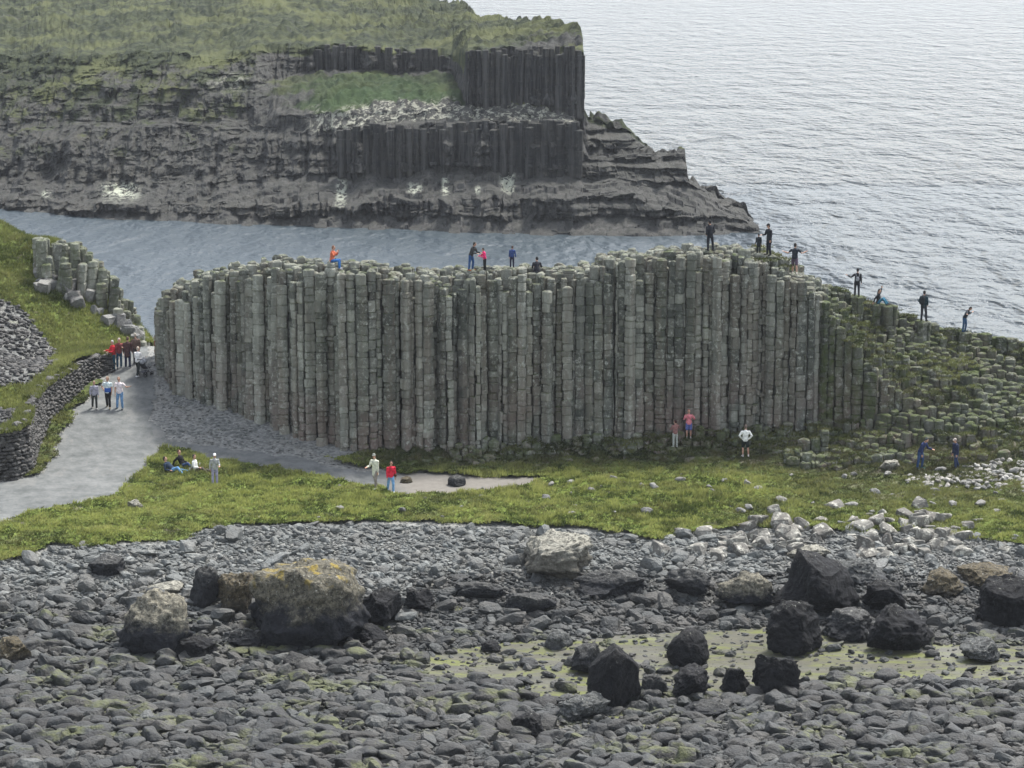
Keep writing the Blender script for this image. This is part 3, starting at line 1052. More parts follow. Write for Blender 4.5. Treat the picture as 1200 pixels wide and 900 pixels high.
def column_mesh(cx, cy, poly, z0, z1, r, seglo=0.28, seghi=0.85, lean=(0, 0), kr=(0.84, 0.96)):
    ring = round_poly(poly)
    n = len(ring)
    k0 = r.uniform(*kr)
    V = []
    TN = []
    z = z0
    while z < z1 - 0.05:
        tseg = r.normal(0, 0.21)
        s = r.uniform(seglo, seghi)
        zt = min(z + s, z1)
        if z1 - zt < 0.2:
            zt = z1
        k = k0 * r.uniform(0.92, 1.0)
        if r.uniform() < 0.16:
            k *= r.uniform(0.74, 0.93)
        ox, oy = r.normal(0, 0.022, 2)
        e = min(0.05, (zt - z) * 0.2)
        for zz, kk in ((z + 0.012, k * 0.86), (z + e, k * r.uniform(0.96, 1.0)), (zt - e, k * r.uniform(0.96, 1.0)), (zt - 0.012, k * 0.86)):
            lx, ly = lean[0] * (zz - z0), lean[1] * (zz - z0)
            V.append(np.c_[ring * kk + (cx + ox + lx, cy + oy + ly), np.full(n, zz)])
            TN.append(np.full(n, tseg))
        z = zt
    dome = r.uniform(-0.03, 0.06)
    tilt = r.normal(0, 0.11, 2)
    top = V[-1]
    ctr = top.mean(0)
    for kk, dz in ((0.62, dome * 0.7 + 0.03),):
        q = top.copy()
        q[:, :2] = ctr[:2] + (q[:, :2] - ctr[:2]) * kk
        q[:, 2] += dz
        V.append(q)
    V[-1][:, 2] += (V[-1][:, :2] - ctr[:2]) @ tilt
    nrg = len(V)
    TN.append(TN[-1])
    TN = np.concatenate(TN + [[0.0]])
    V = np.concatenate(V)
    i = np.arange(nrg - 1)[:, None] * n + np.arange(n)[None, :]
    j = np.arange(nrg - 1)[:, None] * n + (np.arange(n)[None, :] + 1) % n
    f = np.stack([i, j, j + n, i + n], -1).reshape(-1, 4)
    V = np.vstack([V, [ctr[0], ctr[1], ctr[2] + dome]])
    c = len(V) - 1
    b = (nrg - 1) * n
    tf = np.array([[b + a, b + (a + 1) % n, c] for a in range(n)])
    return V, f, tf, TN


FRONT = [(186, 447, 5.75), (200, 456, 5.6), (225, 466, 5.35), (260, 481, 5.0), (295, 494, 4.55), (330, 508, 4.2), (365, 519, 3.95), (400, 528, 3.75), (440, 530, 3.7), (520, 530, 3.6),
         (640, 525, 3.7), (800, 515, 4.0), (900, 510, 4.1), (960, 508, 4.15), (1000, 508, 4.2), (1320, 508, 4.2)]
FP = np.array([at_z(*p) for p in FRONT])
FU = np.array([p[0] for p in FRONT], float)
SKY = [(180, 395), (187, 372), (193, 350), (200, 338), (225, 330), (245, 319), (300, 308), (330, 306), (385, 309), (400, 308), (440, 311), (470, 316), (520, 322), (560, 318), (600, 316), (640, 315), (690, 315),
       (703, 304), (740, 297), (790, 291), (850, 292), (880, 294), (900, 300), (935, 316), (965, 330), (1000, 346), (1040, 360), (1080, 374), (1110, 384), (1150, 390), (1200, 399), (1320, 420)]


def u_of(x, y, z):
    return project(x, y, z)[0]


pads = []      # (x, y, z): column tops people stand on


def top_z(x, y):
    u = float(u_of(x, y, 8.0))
    yf = float(np.interp(u, FU, FP[:, 1]))
    zb = float(g(x, y)) if y < yf + 0.5 else float(np.interp(u, FU, FP[:, 2]))
    w = float(sstep(925, 1090, u + 14 * float(fbm(x * .5, y * .5, 0, 2, 61))))
    vs = float(interp(u, SKY))
    dep = y - yf
    # wall profile
    if dep < 0:
        ap = float(sstep(430, 560, u))
        zw = zb - 0.42 + ap * (0.42 + 0.20 * (dep + 2.5)) + random.uniform(-0.16, 0.22) + 0.25 * float(fbm(x * .6, y * .6, 0, 2, 15))
        if dep < -2.6:
            zw = -99
    else:
        ztop = at_y(u, vs + 3, yf + 2.0)[2]
        zw = ztop + random.uniform(-0.30, 0.25) - (dep < 0.6) * random.uniform(0, 0.9) * (random.random() < .6)
        if dep > 4.2:
            zw = -99
    if w <= 0:
        return zw
    # slope profile: terraces climbing away from the viewer
    y0, yb = yf - 6.0, yf + 9.5
    s = (y - y0) / (yb - y0)
    if s < 0 or s > 1.25:
        zs = -99
    else:
        zt = at_y(u, vs, yb)[2]
        zb0 = float(g(x, y0)) + 0.42
        s2 = min(s, 1.0)
        c = 0.85 * s2 + 0.15 * s2 * s2 + 0.05 * math.sin(s2 * 6.2 + u * 0.01)
        zs = zb0 + (zt - zb0) * c
        zs += 0.25 * float(fbm(x * 0.35, y * 0.35, 0, 2, 8)) * (1 - s2)
        st = 0.95 + 0.5 * float(noise3(x * 0.11, y * 0.11, 0, 19))
        q = zs / st + 0.7 * float(fbm(x * 0.22, y * 0.16, 0, 3, 18))
        fr = q - math.floor(q)
        zs = (math.floor(q) - 0.7 * float(fbm(x * 0.22, y * 0.16, 0, 3, 18)) + (sstep(0.55, 0.95, fr))) * st + random.uniform(-0.22, 0.16)
        zs = min(zs, zt + 0.12)
        if s > 1.0:
            zs = zt - (s - 1) * 6
    if zw < -50 and zs < -50:
        return -99
    if zw < -50:
        return zs if w > 0.5 or dep < 0 else (zs if dep > 0 and w > 0.02 else -99)
    if zs < -50:
        return zw
    return float(zw * (1 - w) + zs * w)


# people who stand on the rocks need level column tops: (u, v of the feet, metres behind the wall front)
ROCK_FEET = dict(orange=(389, 307, 1.0), reach=(552, 317, 1.2), pinkkid=(568, 317, 1.2), navy=(600, 314, 1.2), seatback=(629, 319, 1.8), dark832=(832, 294, 2.0), kid889=(889, 297, 2.2), cap901=(901, 299, 2.2),
                 tee929=(931, 321, 2.0), bag1003=(1004, 347, 8.0), wave1030=(1029, 356, 8.3), pack1082=(1082, 376, 8.9), bend1130=(1130, 389, 9.0),
                 sit791=(791, 527, -1.4), pink807=(807, 517, -0.9), white873=(873, 538, -2.2))
RF = {}
for k, (u, v, dep) in ROCK_FEET.items():
    yf = float(np.interp(u, FU, FP[:, 1]))
    p = at_y(u, v, yf + dep)
    if dep < 0:
        p = hit(u, v)
        p = (p[0], p[1], p[2] + .14)
    RF[k] = p
    pads.append(p)

for k, dx_, dy_ in (('orange', .46, 0), ('wave1030', .5, 0), ('seatback', 0, .46)):
    q_ = RF[k]
    pads.append((q_[0] + dx_, q_[1] + dy_, q_[2] - (.05 if k == 'wave1030' else .42), 1))

PITCHC = 0.51
sites = []
for i in range(-58, 74):
    for j in range(0, 48):
        x = i * PITCHC + (j % 2) * PITCHC / 2
        y = 128.0 + j * PITCHC * 0.87
        jt = 1.3 if x < 17 else 1.35
        sites.append((x + random.gauss(0, 0.08 * jt), y + random.gauss(0, 0.13 * jt)))
sel = []
for (x, y) in sites:
    u = float(u_of(x, y, 8.0))
    if u < 188 or u > 1300:
        continue
    yf = float(np.interp(u, FU, FP[:, 1]))
    if y < yf - 6.2 or y > yf + 12.5:
        continue
    t = top_z(x, y)
    if t < -50:
        continue
    if u > 880 and y < yf and u < 1000:
        pass
    sel.append([x, y, t, u, y - yf])
padded = set()
for px_, py_, pz_, *foot in pads:
    for q_, s in enumerate(sel):
        d = math.hypot(s[0] - px_, s[1] - py_)
        if d < (0.40 if foot else 0.5):
            s[2] = pz_ - 0.01
            padded.add(q_)
        elif foot and q_ not in padded and py_ - 1.6 < s[1] < py_ and abs(s[0] - px_) < .5 and s[2] > pz_:
            s[2] = pz_ - random.uniform(0.02, 0.1)
        elif not foot and s[1] < py_ and abs(s[0] - px_) < 0.55 and s[1] > py_ - 3.0 and s[2] > pz_ - 0.1 and s[4] > -0.01:
            s[2] = pz_ - random.uniform(0.04, 0.2)
print('columns', len(sel))
S = np.array([(s[0], s[1]) for s in sel])
allS = np.array(sites)
tops = np.array([s[2] for s in sel])
cols = []
for n_, (x, y, t, u, dep) in enumerate(sel):
    d2 = (S[:, 0] - x) ** 2 + (S[:, 1] - y) ** 2
    nb = np.where((d2 < 1.6 ** 2) & (d2 > 1e-6))[0]
    p = clip_cell((x, y), [tuple(S[k]) for k in nb], 0.44 if u < 985 else 0.52)
    if p is None:
        continue
    near = nb[(d2[nb] < 0.95 ** 2)]
    zg = float(g(x, y)) - 0.25
    inner = len(near) >= 6
    lo = min(tops[near].min(), t) if len(near) else zg
    z0 = max(zg, lo - 0.6) if inner and (dep > 2.6 or u > 1010) else zg
    z0 = min(z0, t - 0.5)
    expo = t - (max(zg, lo) if inner else zg)
    cols.append((x, y, p, z0, t, u, dep, expo))
cliff = empty('basalt_cliff', (FP[9][0], FP[9][1], 3.4))
tag(cliff, 'long grey wall of upright basalt columns standing across the shore behind the meadow', 'basalt cliff')
slope = empty('basalt_slope', tuple(at_z(1100, 540, 3.6)))
tag(slope, 'stepped mossy slope of broken basalt columns descending right of the tall wall', 'rock slope')
rc = np.random.default_rng(5)
for root, cond, mat in ((cliff, lambda c: c[5] < 965, M['columns']), (slope, lambda c: c[5] >= 965, M['columns_moss'])):
    mine = [c for c in cols if cond(c)]
    mine.sort(key=lambda c: -c[7])
    L = np.array(root.location)
    mv, mf, mt, tn, ms = [], [], [], [], []
    off = 0
    for n_, (x, y, p, z0, t, u, dep, expo) in enumerate(mine):
        V, f, tf, TN = column_mesh(x, y, p, z0, t, rc, *((0.22, 0.68) if root is cliff else (0.25, 0.6)), lean=tuple(rc.normal(0, 0.004, 2)), kr=((0.91, 0.99) if root is cliff else (0.94, 0.99)))
        V = V - L
        tone = float(np.clip(rc.normal(0.5, 0.26), 0, 1))
        if root is cliff:
            moss = 0.15 * (rc.uniform() < 0.25)
            if dep < 0:
                moss = 0.85
        else:
            moss = rc.uniform(0.3, 0.95)
        if n_ < 99:
            link_mesh('column', V, [f, tf], mat, root, smooth=False, attrs={'tone': np.clip(tone + TN, 0, 1), 'moss': np.full(len(V), moss)})
        else:
            mv.append(V); mf.append(f + off); mt.append(tf + off)
            tn.append(np.clip(tone + TN, 0, 1)); ms.append(np.full(len(V), moss)); off += len(V)
    o = link_mesh('lesser_columns', np.concatenate(mv), [np.concatenate(mf), np.concatenate(mt)], mat, root, smooth=False, attrs={'tone': np.concatenate(tn), 'moss': np.concatenate(ms)})
    o['kind'] = 'stuff'

# grass and moss growing on the ledges
lx_, ly_, lz_ = [], [], []
for (x, y, p, z0, t, u, dep, expo) in cols:
    ok_ = (u > 985 and float(fbm(x * .45, y * .45, 4, 3, 66)) > 0.16) or (dep < -0.3 and u < 1000 and float(fbm(x * .45, y * .45, 4, 3, 67)) > -0.25)
    if 880 < u < 1130 and dep > 1 and float(fbm(x * .3, y * .3, 9, 3, 68)) > 0.05:
        ok_ = True
    if not ok_ or any(math.hypot(x - q[0], y - q[1]) < .55 for q in pads):
        continue
    kx = 16
    lx_ += list(x + rng.normal(0, .17, kx)); ly_ += list(y + rng.normal(0, .17, kx)); lz_ += [t] * kx
lx_, ly_, lz_ = map(np.array, (lx_, ly_, lz_))
LEDGE = (lx_, ly_, lz_)

# outcrop of columns on the left hill
outc = empty('basalt_outcrop', at_y(100, 340, 152.5))
tag(outc, 'broken grey basalt columns crowning the grassy hill left of the gap', 'rock outcrop')
L = np.array(outc.location)
OT = [(46, 276), (70, 280), (90, 283), (108, 290), (122, 312), (134, 330), (140, 344), (150, 356), (160, 372), (166, 388), (169, 400)]
OB = [(46, 296), (62, 318), (78, 338), (92, 352), (110, 362), (130, 372), (145, 396), (169, 420)]
sit = []
for i in range(40):
    for j in range(7):
        x = -29.5 + i * 0.62 + (j % 2) * 0.31 + random.gauss(0, .07)
        y = 151.0 + j * 0.55 + random.gauss(0, .07) - max(0, (x + 24.6)) * 1.0
        sit.append((x, y, j))
ss = []
for x, y, j in sit:
    u = float(u_of(x, y, 9.0))
    if u < 44 or u > 168:
        continue
    vt = float(interp(u, OT))
    zt = at_y(u, vt, y)[2] + random.uniform(-0.45, 0.05) - (1.4 * random.uniform(0.0, 1.0) if j == 0 else 0) - (random.uniform(0, 1.0) if j == 1 else 0) - (random.uniform(0, .8) if random.random() < .3 else 0)
    ss.append((x, y, zt, u))
S2 = np.array([(s[0], s[1]) for s in ss])
for n_, (x, y, zt, u) in enumerate(ss):
    d2 = (S2[:, 0] - x) ** 2 + (S2[:, 1] - y) ** 2
    nb = np.where((d2 < 1.7 ** 2) & (d2 > 1e-6))[0]
    p = clip_cell((x, y), [tuple(S2[k]) for k in nb], 0.42)
    if p is None:
        continue
    vb = float(interp(u, OB))
    z0 = at_y(u, vb + 25, y)[2]
    V, f, tf, TN = column_mesh(x, y, p, min(z0, zt - .5), zt, rc, 0.3, 0.9, lean=tuple(rc.normal(0, 0.075, 2)))
    V = V - L
    if n_ % 1 == 0 and n_ < 400:
        ss[n_] = (V, f, tf, zt - z0)
ss = [s for s in ss if len(s) == 4 and isinstance(s[0], np.ndarray)]
for n_, (V, f, tf, e) in enumerate(ss[:99]):
    link_mesh('column', V, [f, tf], M['columns'], outc, smooth=False, attrs={'tone': np.full(len(V), np.clip(rc.normal(.6, .25), 0, 1)), 'moss': np.full(len(V), rc.uniform(0, .75))})
if len(ss) > 99:
    mv, mf, mt, off = [], [], [], 0
    for V, f, tf, e in ss[99:]:
        mv.append(V); mf.append(f + off); mt.append(tf + off); off += len(V)
    n_v = off
    o = link_mesh('lesser_columns', np.concatenate(mv), [np.concatenate(mf), np.concatenate(mt)], M['columns'], outc, smooth=False, attrs={'tone': np.full(n_v, .55), 'moss': np.full(n_v, .35)})
    o['kind'] = 'stuff'

ob_ = {}
for n_ in range(34):
    u_ = rng.uniform(44, 160)
    y = 151.2 - max(0, (u_ - 100) / 60) * 2.5 + rng.uniform(-1.2, 0.6)
    x = at_y(u_, 330, y)[0]
    k = int(rng.integers(8))
    if k not in ob_:
        v, f = rock_shape(3, 760 + k, cuts=6, rough=0.16, cutmin=0.8, boxy=0.3)
        o = link_mesh('outcrop_block', v, f, M['cob_one'], smooth=False)
        ob_[k] = o.data
    else:
        o = bpy.data.objects.new('outcrop_block', ob_[k])
        COL.objects.link(o)
    w = rng.uniform(.2, .5)
    o.scale = (w, w, w * rng.uniform(.8, 1.5))
    o.rotation_euler = (rng.normal(0, .25), rng.normal(0, .25), rng.uniform(0, 6))
    o.location = (x, y, float(hill_z(x, y)) + w * .35)
    tag(o, 'grey block fallen from the column outcrop on the left hill', 'rock', 'blocks below the left hill outcrop')

# ---------------------------------------------------------------- dry stone wall below the hill
wtop = []
for (x, y, z) in wb:
    wtop.append(float(hill_z(x - 0.4, y + 0.3)) + 0.35)
wtop = np.clip(np.array(wtop), wb[:, 2] + 0.9, wb[:, 2] + np.array([1.0, 1.1, 1.3, 1.6, 1.9, 2.3, 2.7, 3.0, 3.0, 3.0, 3.0]))
sl = np.r_[0, np.cumsum(np.linalg.norm(np.diff(wb[:, :2], axis=0), axis=1))]
wall = empty('stone_wall', tuple(wb[5]))
tag(wall, 'rough dry stone retaining wall curving beside the gravel path below the hill', 'stone wall')
L = np.array(wall.location)
VV, FF, TT, off = [], [], [], 0
s = 0.0
course = 0
for layer in range(0, 22):
    s = random.uniform(0, 0.3)
    while s < sl[-1]:
        ln = random.uniform(0.22, 0.55)
        hgt = random.uniform(0.14, 0.24)
        x, y = np.interp(s, sl, wb[:, 0]), np.interp(s, sl, wb[:, 1])
        zb, zt = np.interp(s, sl, wb[:, 2]), np.interp(s, sl, wtop)
        zz = zb + 0.05 + layer * 0.19 + random.uniform(-.03, .03)
        if zz < zt + random.uniform(-.1, .15):
            i = min(np.searchsorted(sl, s, 'right') - 1, len(wb) - 2)
            tx, ty = (wb[i + 1] - wb[i])[:2]
            a = math.atan2(ty, tx)
            b, f = base2[random.randrange(NB)]
            top = zz > zt - 0.25
            q = b * np.array([ln * 0.62, 0.24, hgt * 0.66])
            c, sn = math.cos(a), math.sin(a)
            q = np.c_[q[:, 0] * c - q[:, 1] * sn, q[:, 0] * sn + q[:, 1] * c, q[:, 2]]
            batter = 0.10 * (zz - zb)
            VV.append(q + (x - batter, y + batter, zz) - L)
            FF.append(f + off); off += len(b)
            TT.append(np.full(len(b), np.clip(random.gauss(.45, .28), 0, 1)))
        s += ln
link_mesh('stone_courses', np.concatenate(VV), np.concatenate(FF), M['wall_stone'], wall, smooth=False, attrs={'tone': np.concatenate(TT)})
# earth core behind the stones so that no gaps show through
core = []
for (x, y, z), zt in zip(wb, wtop):
    core += [(x - .1, y + .1, z - .3), (x - .4, y + .4, zt - .45), (x - .9, y + .8, zt - .6), (x - .9, y + .8, z - .3)]
core = np.array(core) - L
cf = []
for i in range(len(wb) - 1):
    for k in range(3):
        cf.append([i * 4 + k, i * 4 + k + 1, i * 4 + 5 + k, i * 4 + 4 + k])
link_mesh('earth_core', core, np.array(cf), mat_plain('earth', (0.06, 0.055, 0.045)), wall, smooth=False)

# ---------------------------------------------------------------- grass
def tufts(name, x, y, z, tone, dark, hgt, mat, nb=5, seed=1):
    r = np.random.default_rng(seed)
    n = len(x)
    X = np.repeat(x, nb); Y = np.repeat(y, nb); Z = np.repeat(z, nb)
    T = np.repeat(tone, nb) + r.normal(0, 0.12, n * nb); D = np.repeat(dark, nb); Hh = np.repeat(hgt, nb) * r.uniform(0.6, 1.2, n * nb)
    X = X + r.normal(0, 0.07, n * nb); Y = Y + r.normal(0, 0.07, n * nb)
    a = r.uniform(0, math.pi * 2, n * nb)
    w = r.uniform(0.018, 0.045, n * nb)
    bx, by = np.cos(a) * w, np.sin(a) * w
    lx, ly = r.normal(0.03, 0.10, n * nb), r.normal(0, 0.10, n * nb)
    P0 = np.c_[X - bx, Y - by, Z - 0.03]
    P1 = np.c_[X + bx, Y + by, Z - 0.03]
    P2 = np.c_[X + lx, Y + ly, Z + Hh]
    V = np.stack([P0, P1, P2], 1).reshape(-1, 3)
    Fc = np.arange(len(V)).reshape(-1, 3)
    tt = np.clip(np.stack([T * 0.6, T * 0.6, T], 1).reshape(-1), 0, 1)
    dd = np.repeat(D, 3)
    return V, Fc, tt, dd


lt = np.clip(0.42 + 0.8 * fbm(LEDGE[0] * .5, LEDGE[1] * .5, 0, 3, 70), 0, 1)
ld = np.clip(0.85 + 0.4 * fbm(LEDGE[0] * .4, LEDGE[1] * .4, 2, 3, 73), 0.45, 1)
V1, F1, t1, d1 = tufts('c', LEDGE[0], LEDGE[1], LEDGE[2], lt, ld, 0.07 + .10 * rng.uniform(size=len(lt)), None, 4, 6)
lg = link_mesh('ledge_grass', V1, F1, M['grass'], attrs={'tone': t1, 'dark': d1}, smooth=False)
tag(lg, 'dark tufted grass and moss on the ledges of the stepped slope', 'grass', kind='stuff')
n = 140000
tx = rng.uniform(-40, 40, n); ty = rng.uniform(112, 139, n)
ix = np.clip(np.round((tx - gx[0]) / 0.16).astype(int), 0, nc - 1)
iy = np.clip(np.searchsorted(gy, ty), 0, nr - 1)
tm = turf_mask[iy, ix]
mu = GU[iy, ix]
tm &= (mu > -30) & (mu < 1230)
tx, ty, ix, iy = tx[tm], ty[tm], ix[tm], iy[tm]
tz = (GZ + lump)[iy, ix]
dk = dark[iy, ix]
tone = np.clip(0.5 + 0.7 * fbm(tx * 0.4, ty * 0.7, 0, 3, 71) + 1.1 * fbm(tx * 1.6, ty * 1.9, 0, 3, 74) + rng.normal(0, .08, len(tx)), 0, 1)
th = (0.05 + 0.07 * rng.uniform(size=len(tx)) + 0.14 * sstep(0.0, 0.5, fbm(tx * 1.6, ty * 1.9, 0, 3, 74)) + 0.10 * sstep(0.1, 0.6, fbm(tx * .4, ty * .6, 3, 3, 72))) * (1 - 0.3 * dk)
V1, F1, t1, d1 = tufts('a', tx, ty, tz, tone, dk, th, None, 5, 3)
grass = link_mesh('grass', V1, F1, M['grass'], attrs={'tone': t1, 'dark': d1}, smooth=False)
tag(grass, 'rough yellow-green grass covering the meadow below the basalt wall', 'grass', kind='stuff')
n = 60000
tx = rng.uniform(-44, -20, n); ty = rng.uniform(128, 162, n)
ix = np.clip(np.round((tx - hx[0]) / 0.16).astype(int), 0, len(hx) - 1)
iy = np.clip(np.round((ty - hy[0]) / 0.16).astype(int), 0, len(hy) - 1)
tm = (keep & ~scree)[iy, ix] & (HU[iy, ix] > -20)
tx, ty, ix, iy = tx[tm], ty[tm], ix[tm], iy[tm]
tone = np.clip(0.5 + 0.7 * fbm(tx * 0.6, ty * 0.6, 0, 4, 71), 0, 1)
ws = rng.uniform(0, sl[-1], 2600)
wx, wy, wz = (np.interp(ws, sl, q) for q in (wb[:, 0], wb[:, 1], wtop))
off_ = rng.uniform(0.0, 0.9, len(ws))
kp = fbm(ws * .5, ws * 0, 0, 3, 88) > -0.15
V2, F2, t2, d2 = tufts('w', (wx - off_)[kp], (wy + off_)[kp], (wz - .08)[kp], np.full(kp.sum(), .5), np.full(kp.sum(), .35), 0.16 + .16 * rng.uniform(size=kp.sum()), None, 5, 8)
o = link_mesh('wall_grass', V2, F2, M['grass'], attrs={'tone': t2, 'dark': d2}, smooth=False)
tag(o, 'grass hanging over the top of the dry stone wall', 'grass', kind='stuff')
V1, F1, t1, d1 = tufts('b', tx, ty, HZ[iy, ix], tone, hdark[iy, ix], 0.12 + 0.14 * rng.uniform(size=len(tx)), None, 5, 4)
gr2 = link_mesh('hill_grass', V1, F1, M['grass'], attrs={'tone': t1, 'dark': d1}, smooth=False)
tag(gr2, 'green grass covering the hill left of the path', 'grass', kind='stuff')
# loose stones on the hill's shingle patch
VV, FF, TT, off = [], [], [], 0
cnt = 0
for n_ in range(9000):
    x, y = rng.uniform(-42, -22), rng.uniform(129, 152)
    i, j = int(round((y - hy[0]) / .16)), int(round((x - hx[0]) / .16))
    if not (0 <= i < len(hy) and 0 <= j < len(hx)) or not (keep & scree)[i, j] or HU[i, j] < -15:
        continue
    b, f = base2[int(rng.integers(NB))]
    r = rng.uniform(.06, .17)
    VV.append(b * (r * 1.2, r, r * .8) + (x, y, HZ[i, j] + r * .3)); FF.append(f + off); off += len(b)
    TT.append(np.full(len(b), np.clip(rng.normal(.15, .15), 0, 1)))
if VV:
    o = link_mesh('hill_shingle', np.concatenate(VV), np.concatenate(FF), M['wall_stone'], attrs={'tone': np.concatenate(TT)})
    tag(o, 'dark loose stones spilling down the hill above the wall', 'stones', kind='stuff')
# rubble on the gravel slope under the wall's left end
VV, FF, TT, off = [], [], [], 0
pg = [(176, 452), (190, 447), (262, 482), (335, 512), (415, 538), (420, 552), (330, 532), (232, 520), (196, 511), (180, 492)]
for n_ in range(3500):
    u_, v_ = rng.uniform(170, 425), rng.uniform(445, 556)
    if not in_poly(np.array([u_]), np.array([v_]), pg)[0]:
        continue
    if rng.uniform() > 0.42:
        continue
    dx, dy, dz = ray(u_, v_)
    y = float(np.interp(v_, [440, 560], [142, 128]))
    x, y, z = hit(u_, v_) if n_ % 1 == 0 else (0, 0, 0)
    b, f = base2[int(rng.integers(NB))]
    r = rng.uniform(.025, .07)
    VV.append(b * (r * 1.3, r, r * .7) + (x, y, z + r * .2)); FF.append(f + off); off += len(b)
    TT.append(np.full(len(b), np.clip(rng.normal(.55, .15), 0, 1)))
o = link_mesh('rubble', np.concatenate(VV), np.concatenate(FF), M['stone_stuff'], attrs={'tone': np.concatenate(TT)})
tag(o, 'grey gravel rubble sloping from the left end of the basalt wall to the path', 'rubble', kind='stuff')

# ---------------------------------------------------------------- headland across the bay
VWL = [(-200, 236), (0, 250), (130, 259), (300, 267), (500, 273), (640, 277), (760, 279), (895, 277)]
SKL = [(-200, -70), (300, -45), (470, -14), (500, -4), (530, 3), (552, 10), (560, 20), (600, 25), (650, 26), (672, 29), (681, 36), (683.5, 50), (684.5, 132), (690, 138), (706, 140), (729, 146), (731, 152), (741, 158), (757, 169), (761, 178), (775, 181),
       (802.5, 183), (804.5, 211), (815, 213), (820, 221), (838, 224), (841, 232), (856, 235), (860, 241), (871, 245), (876, 256), (887, 263), (893, 277)]
LV = [  # breakpoint v as functions of u
    [(-200, 228), (0, 241), (300, 249), (500, 254), (740, 255), (850, 262), (893, 271)],
    [(-200, 218), (0, 231), (300, 238), (500, 233), (700, 229), (745, 231), (760, 240), (850, 254), (893, 267)],
    [(-200, 195), (0, 205), (200, 212), (380, 205), (600, 196), (690, 209), (806, 214), (850, 242), (893, 262)],
    [(-200, 150), (0, 150), (250, 150), (370, 155), (420, 146), (600, 140), (672, 146), (690, 187), (803, 184), (806, 213), (893, 255)],
    [(-200, 140), (0, 140), (300, 142), (370, 135), (560, 126), (620, 124), (672, 138), (690, 183), (803, 183), (893, 250)],
    [(-200, 100), (0, 110), (260, 95), (330, 95), (370, 80), (530, 84), (545, 118), (676, 124), (690, 172), (740, 176), (893, 240)],
    [(-200, 55), (0, 66), (260, 62), (330, 52), (370, 50), (530, 60), (600, 55), (683, 56), (690, 138), (740, 158), (893, 230)],
]
LD = [  # depth beyond the waterline
    [(-200, 5), (893, 4)],
    [(-200, 6.4), (893, 5)],
    [(-200, 13), (600, 12.5), (893, 10)],
    [(-200, 22), (300, 20), (400, 14.5), (690, 14), (893, 13)],
    [(-200, 24), (300, 22), (400, 17), (690, 17.5), (893, 15)],
    [(-200, 30), (300, 28), (370, 38), (530, 38), (548, 19), (690, 19), (893, 17)],
    [(-200, 40), (300, 36), (370, 39.5), (530, 39.5), (548, 20.5), (684, 20.5), (690, 24), (893, 18)],
]
ROWS = [20, 18, 22, 46, 12, 40, 42, 64, 8]
us = np.concatenate([np.arange(-200, 0, 4.0), np.arange(0, 895, 1.35)])
P = []
for u in us:
    vw = float(interp(u, VWL)); sk = float(interp(u, SKL))
    y0 = at_z(u, vw, 0.0)[1]
    pts = [(y0 - 1.5, -1.2)]
    prev = None
    clampk = None
    j = lambda k, s: s * 0.6 * float(fbm(u * 0.03, k * 7.1, 0, 3, 90))
    for k in range(7):
        v = float(interp(u, LV[k])) + j(k, 9 if u < 600 else 4)
        dpt = float(interp(u, LD[k])) + 0.25 * j(k + 10, 9)
        if clampk is None and v <= sk:
            clampk = k
        if clampk is None:
            yy = y0 + dpt
            zz = at_y(u, v, yy)[2]
            zz = max(zz, pts[-1][1] + 0.02) if k else zz
            pts.append((yy, zz))
        else:
            yy = max(y0 + dpt, pts[-1][0] + 1.0)
            if k == clampk:
                zz = at_y(u, sk, yy)[2]
            else:
                zz = pts[-1][1] - 0.25
            pts.append((yy, zz))
    if clampk is None:
        yk = y0 + float(interp(u, [(-200, 170), (400, 130), (560, 75), (640, 42), (683, 26)]))
        pts.append((yk, at_y(u, sk, yk)[2]))
        pts.append((yk + 60, pts[-1][1] - 9))
    else:
        pts.append((pts[-1][0] + 4, pts[-1][1] - 2.5))
        pts.append((pts[-1][0] + 12, -2.0))
    col = []
    for k in range(9):
        (ya, za), (yb, zb) = pts[k], pts[k + 1]
        t = np.linspace(0, 1, ROWS[k], endpoint=False)
        te = t
        col.append(np.c_[ya + (yb - ya) * t, za + (zb - za) * te, np.full(len(t), k + 0.0) + t])
    col.append(np.array([[pts[9][0], pts[9][1], 9.0]]))
    col = np.concatenate(col)
    dxu = (u - 600) / F
    dep = col[:, 0] * CP - (col[:, 1] - CZ) * SP
    P.append(np.c_[dxu * dep, col])
P = np.stack(P, 1)        # rows, cols, (x, y, z, k)
X, Y, Z, K = P[..., 0], P[..., 1], P[..., 2], P[..., 3]
PU, PV = project(X, Y, Z)
KK = K
K = np.where(KK < 1, KK, np.where(KK < 3, 1 + (KK - 1) * 0.5, KK - 1))      # 1..2 = low dark tier and the ledge above it
tier = sstep(0.95, 1.02, K) * sstep(1.55, 1.48, K)
cl = (sstep(1.93, 2.1, K) * sstep(3.1, 2.9, K)) + (sstep(4.8, 5.05, K) * sstep(6.1, 5.9, K)) + tier
left = sstep(380, 250, PU)
right = sstep(650, 700, PU)
cl = np.clip(cl + right * sstep(3.9, 4.1, K) * sstep(6.1, 5.9, K), 0, 1)
cl = np.clip(cl + left * 0.8 * sstep(1.4, 2.0, K) * sstep(6.2, 5.8, K), 0, 1)
ribs = np.abs(noise3(X * 0.62, 0, Z * 0.05, 3)) + 0.6 * np.abs(noise3(X * 1.5, 3, Z * 0.08, 4))
def blocks(a, c, sa, sc, seed):
    ic = np.floor(c / sc + 0.15 * noise3(a * 0.4, c * 0.4, 0, seed))
    ia = np.floor(a / sa + 7.31 * _hash(ic, ic * 0, ic * 0, seed) + 0.3 * noise3(a * 0.8, c * 0.5, 0, seed + 1))
    return _hash(ia, ic, ia * 0, seed + 2) - 0.5


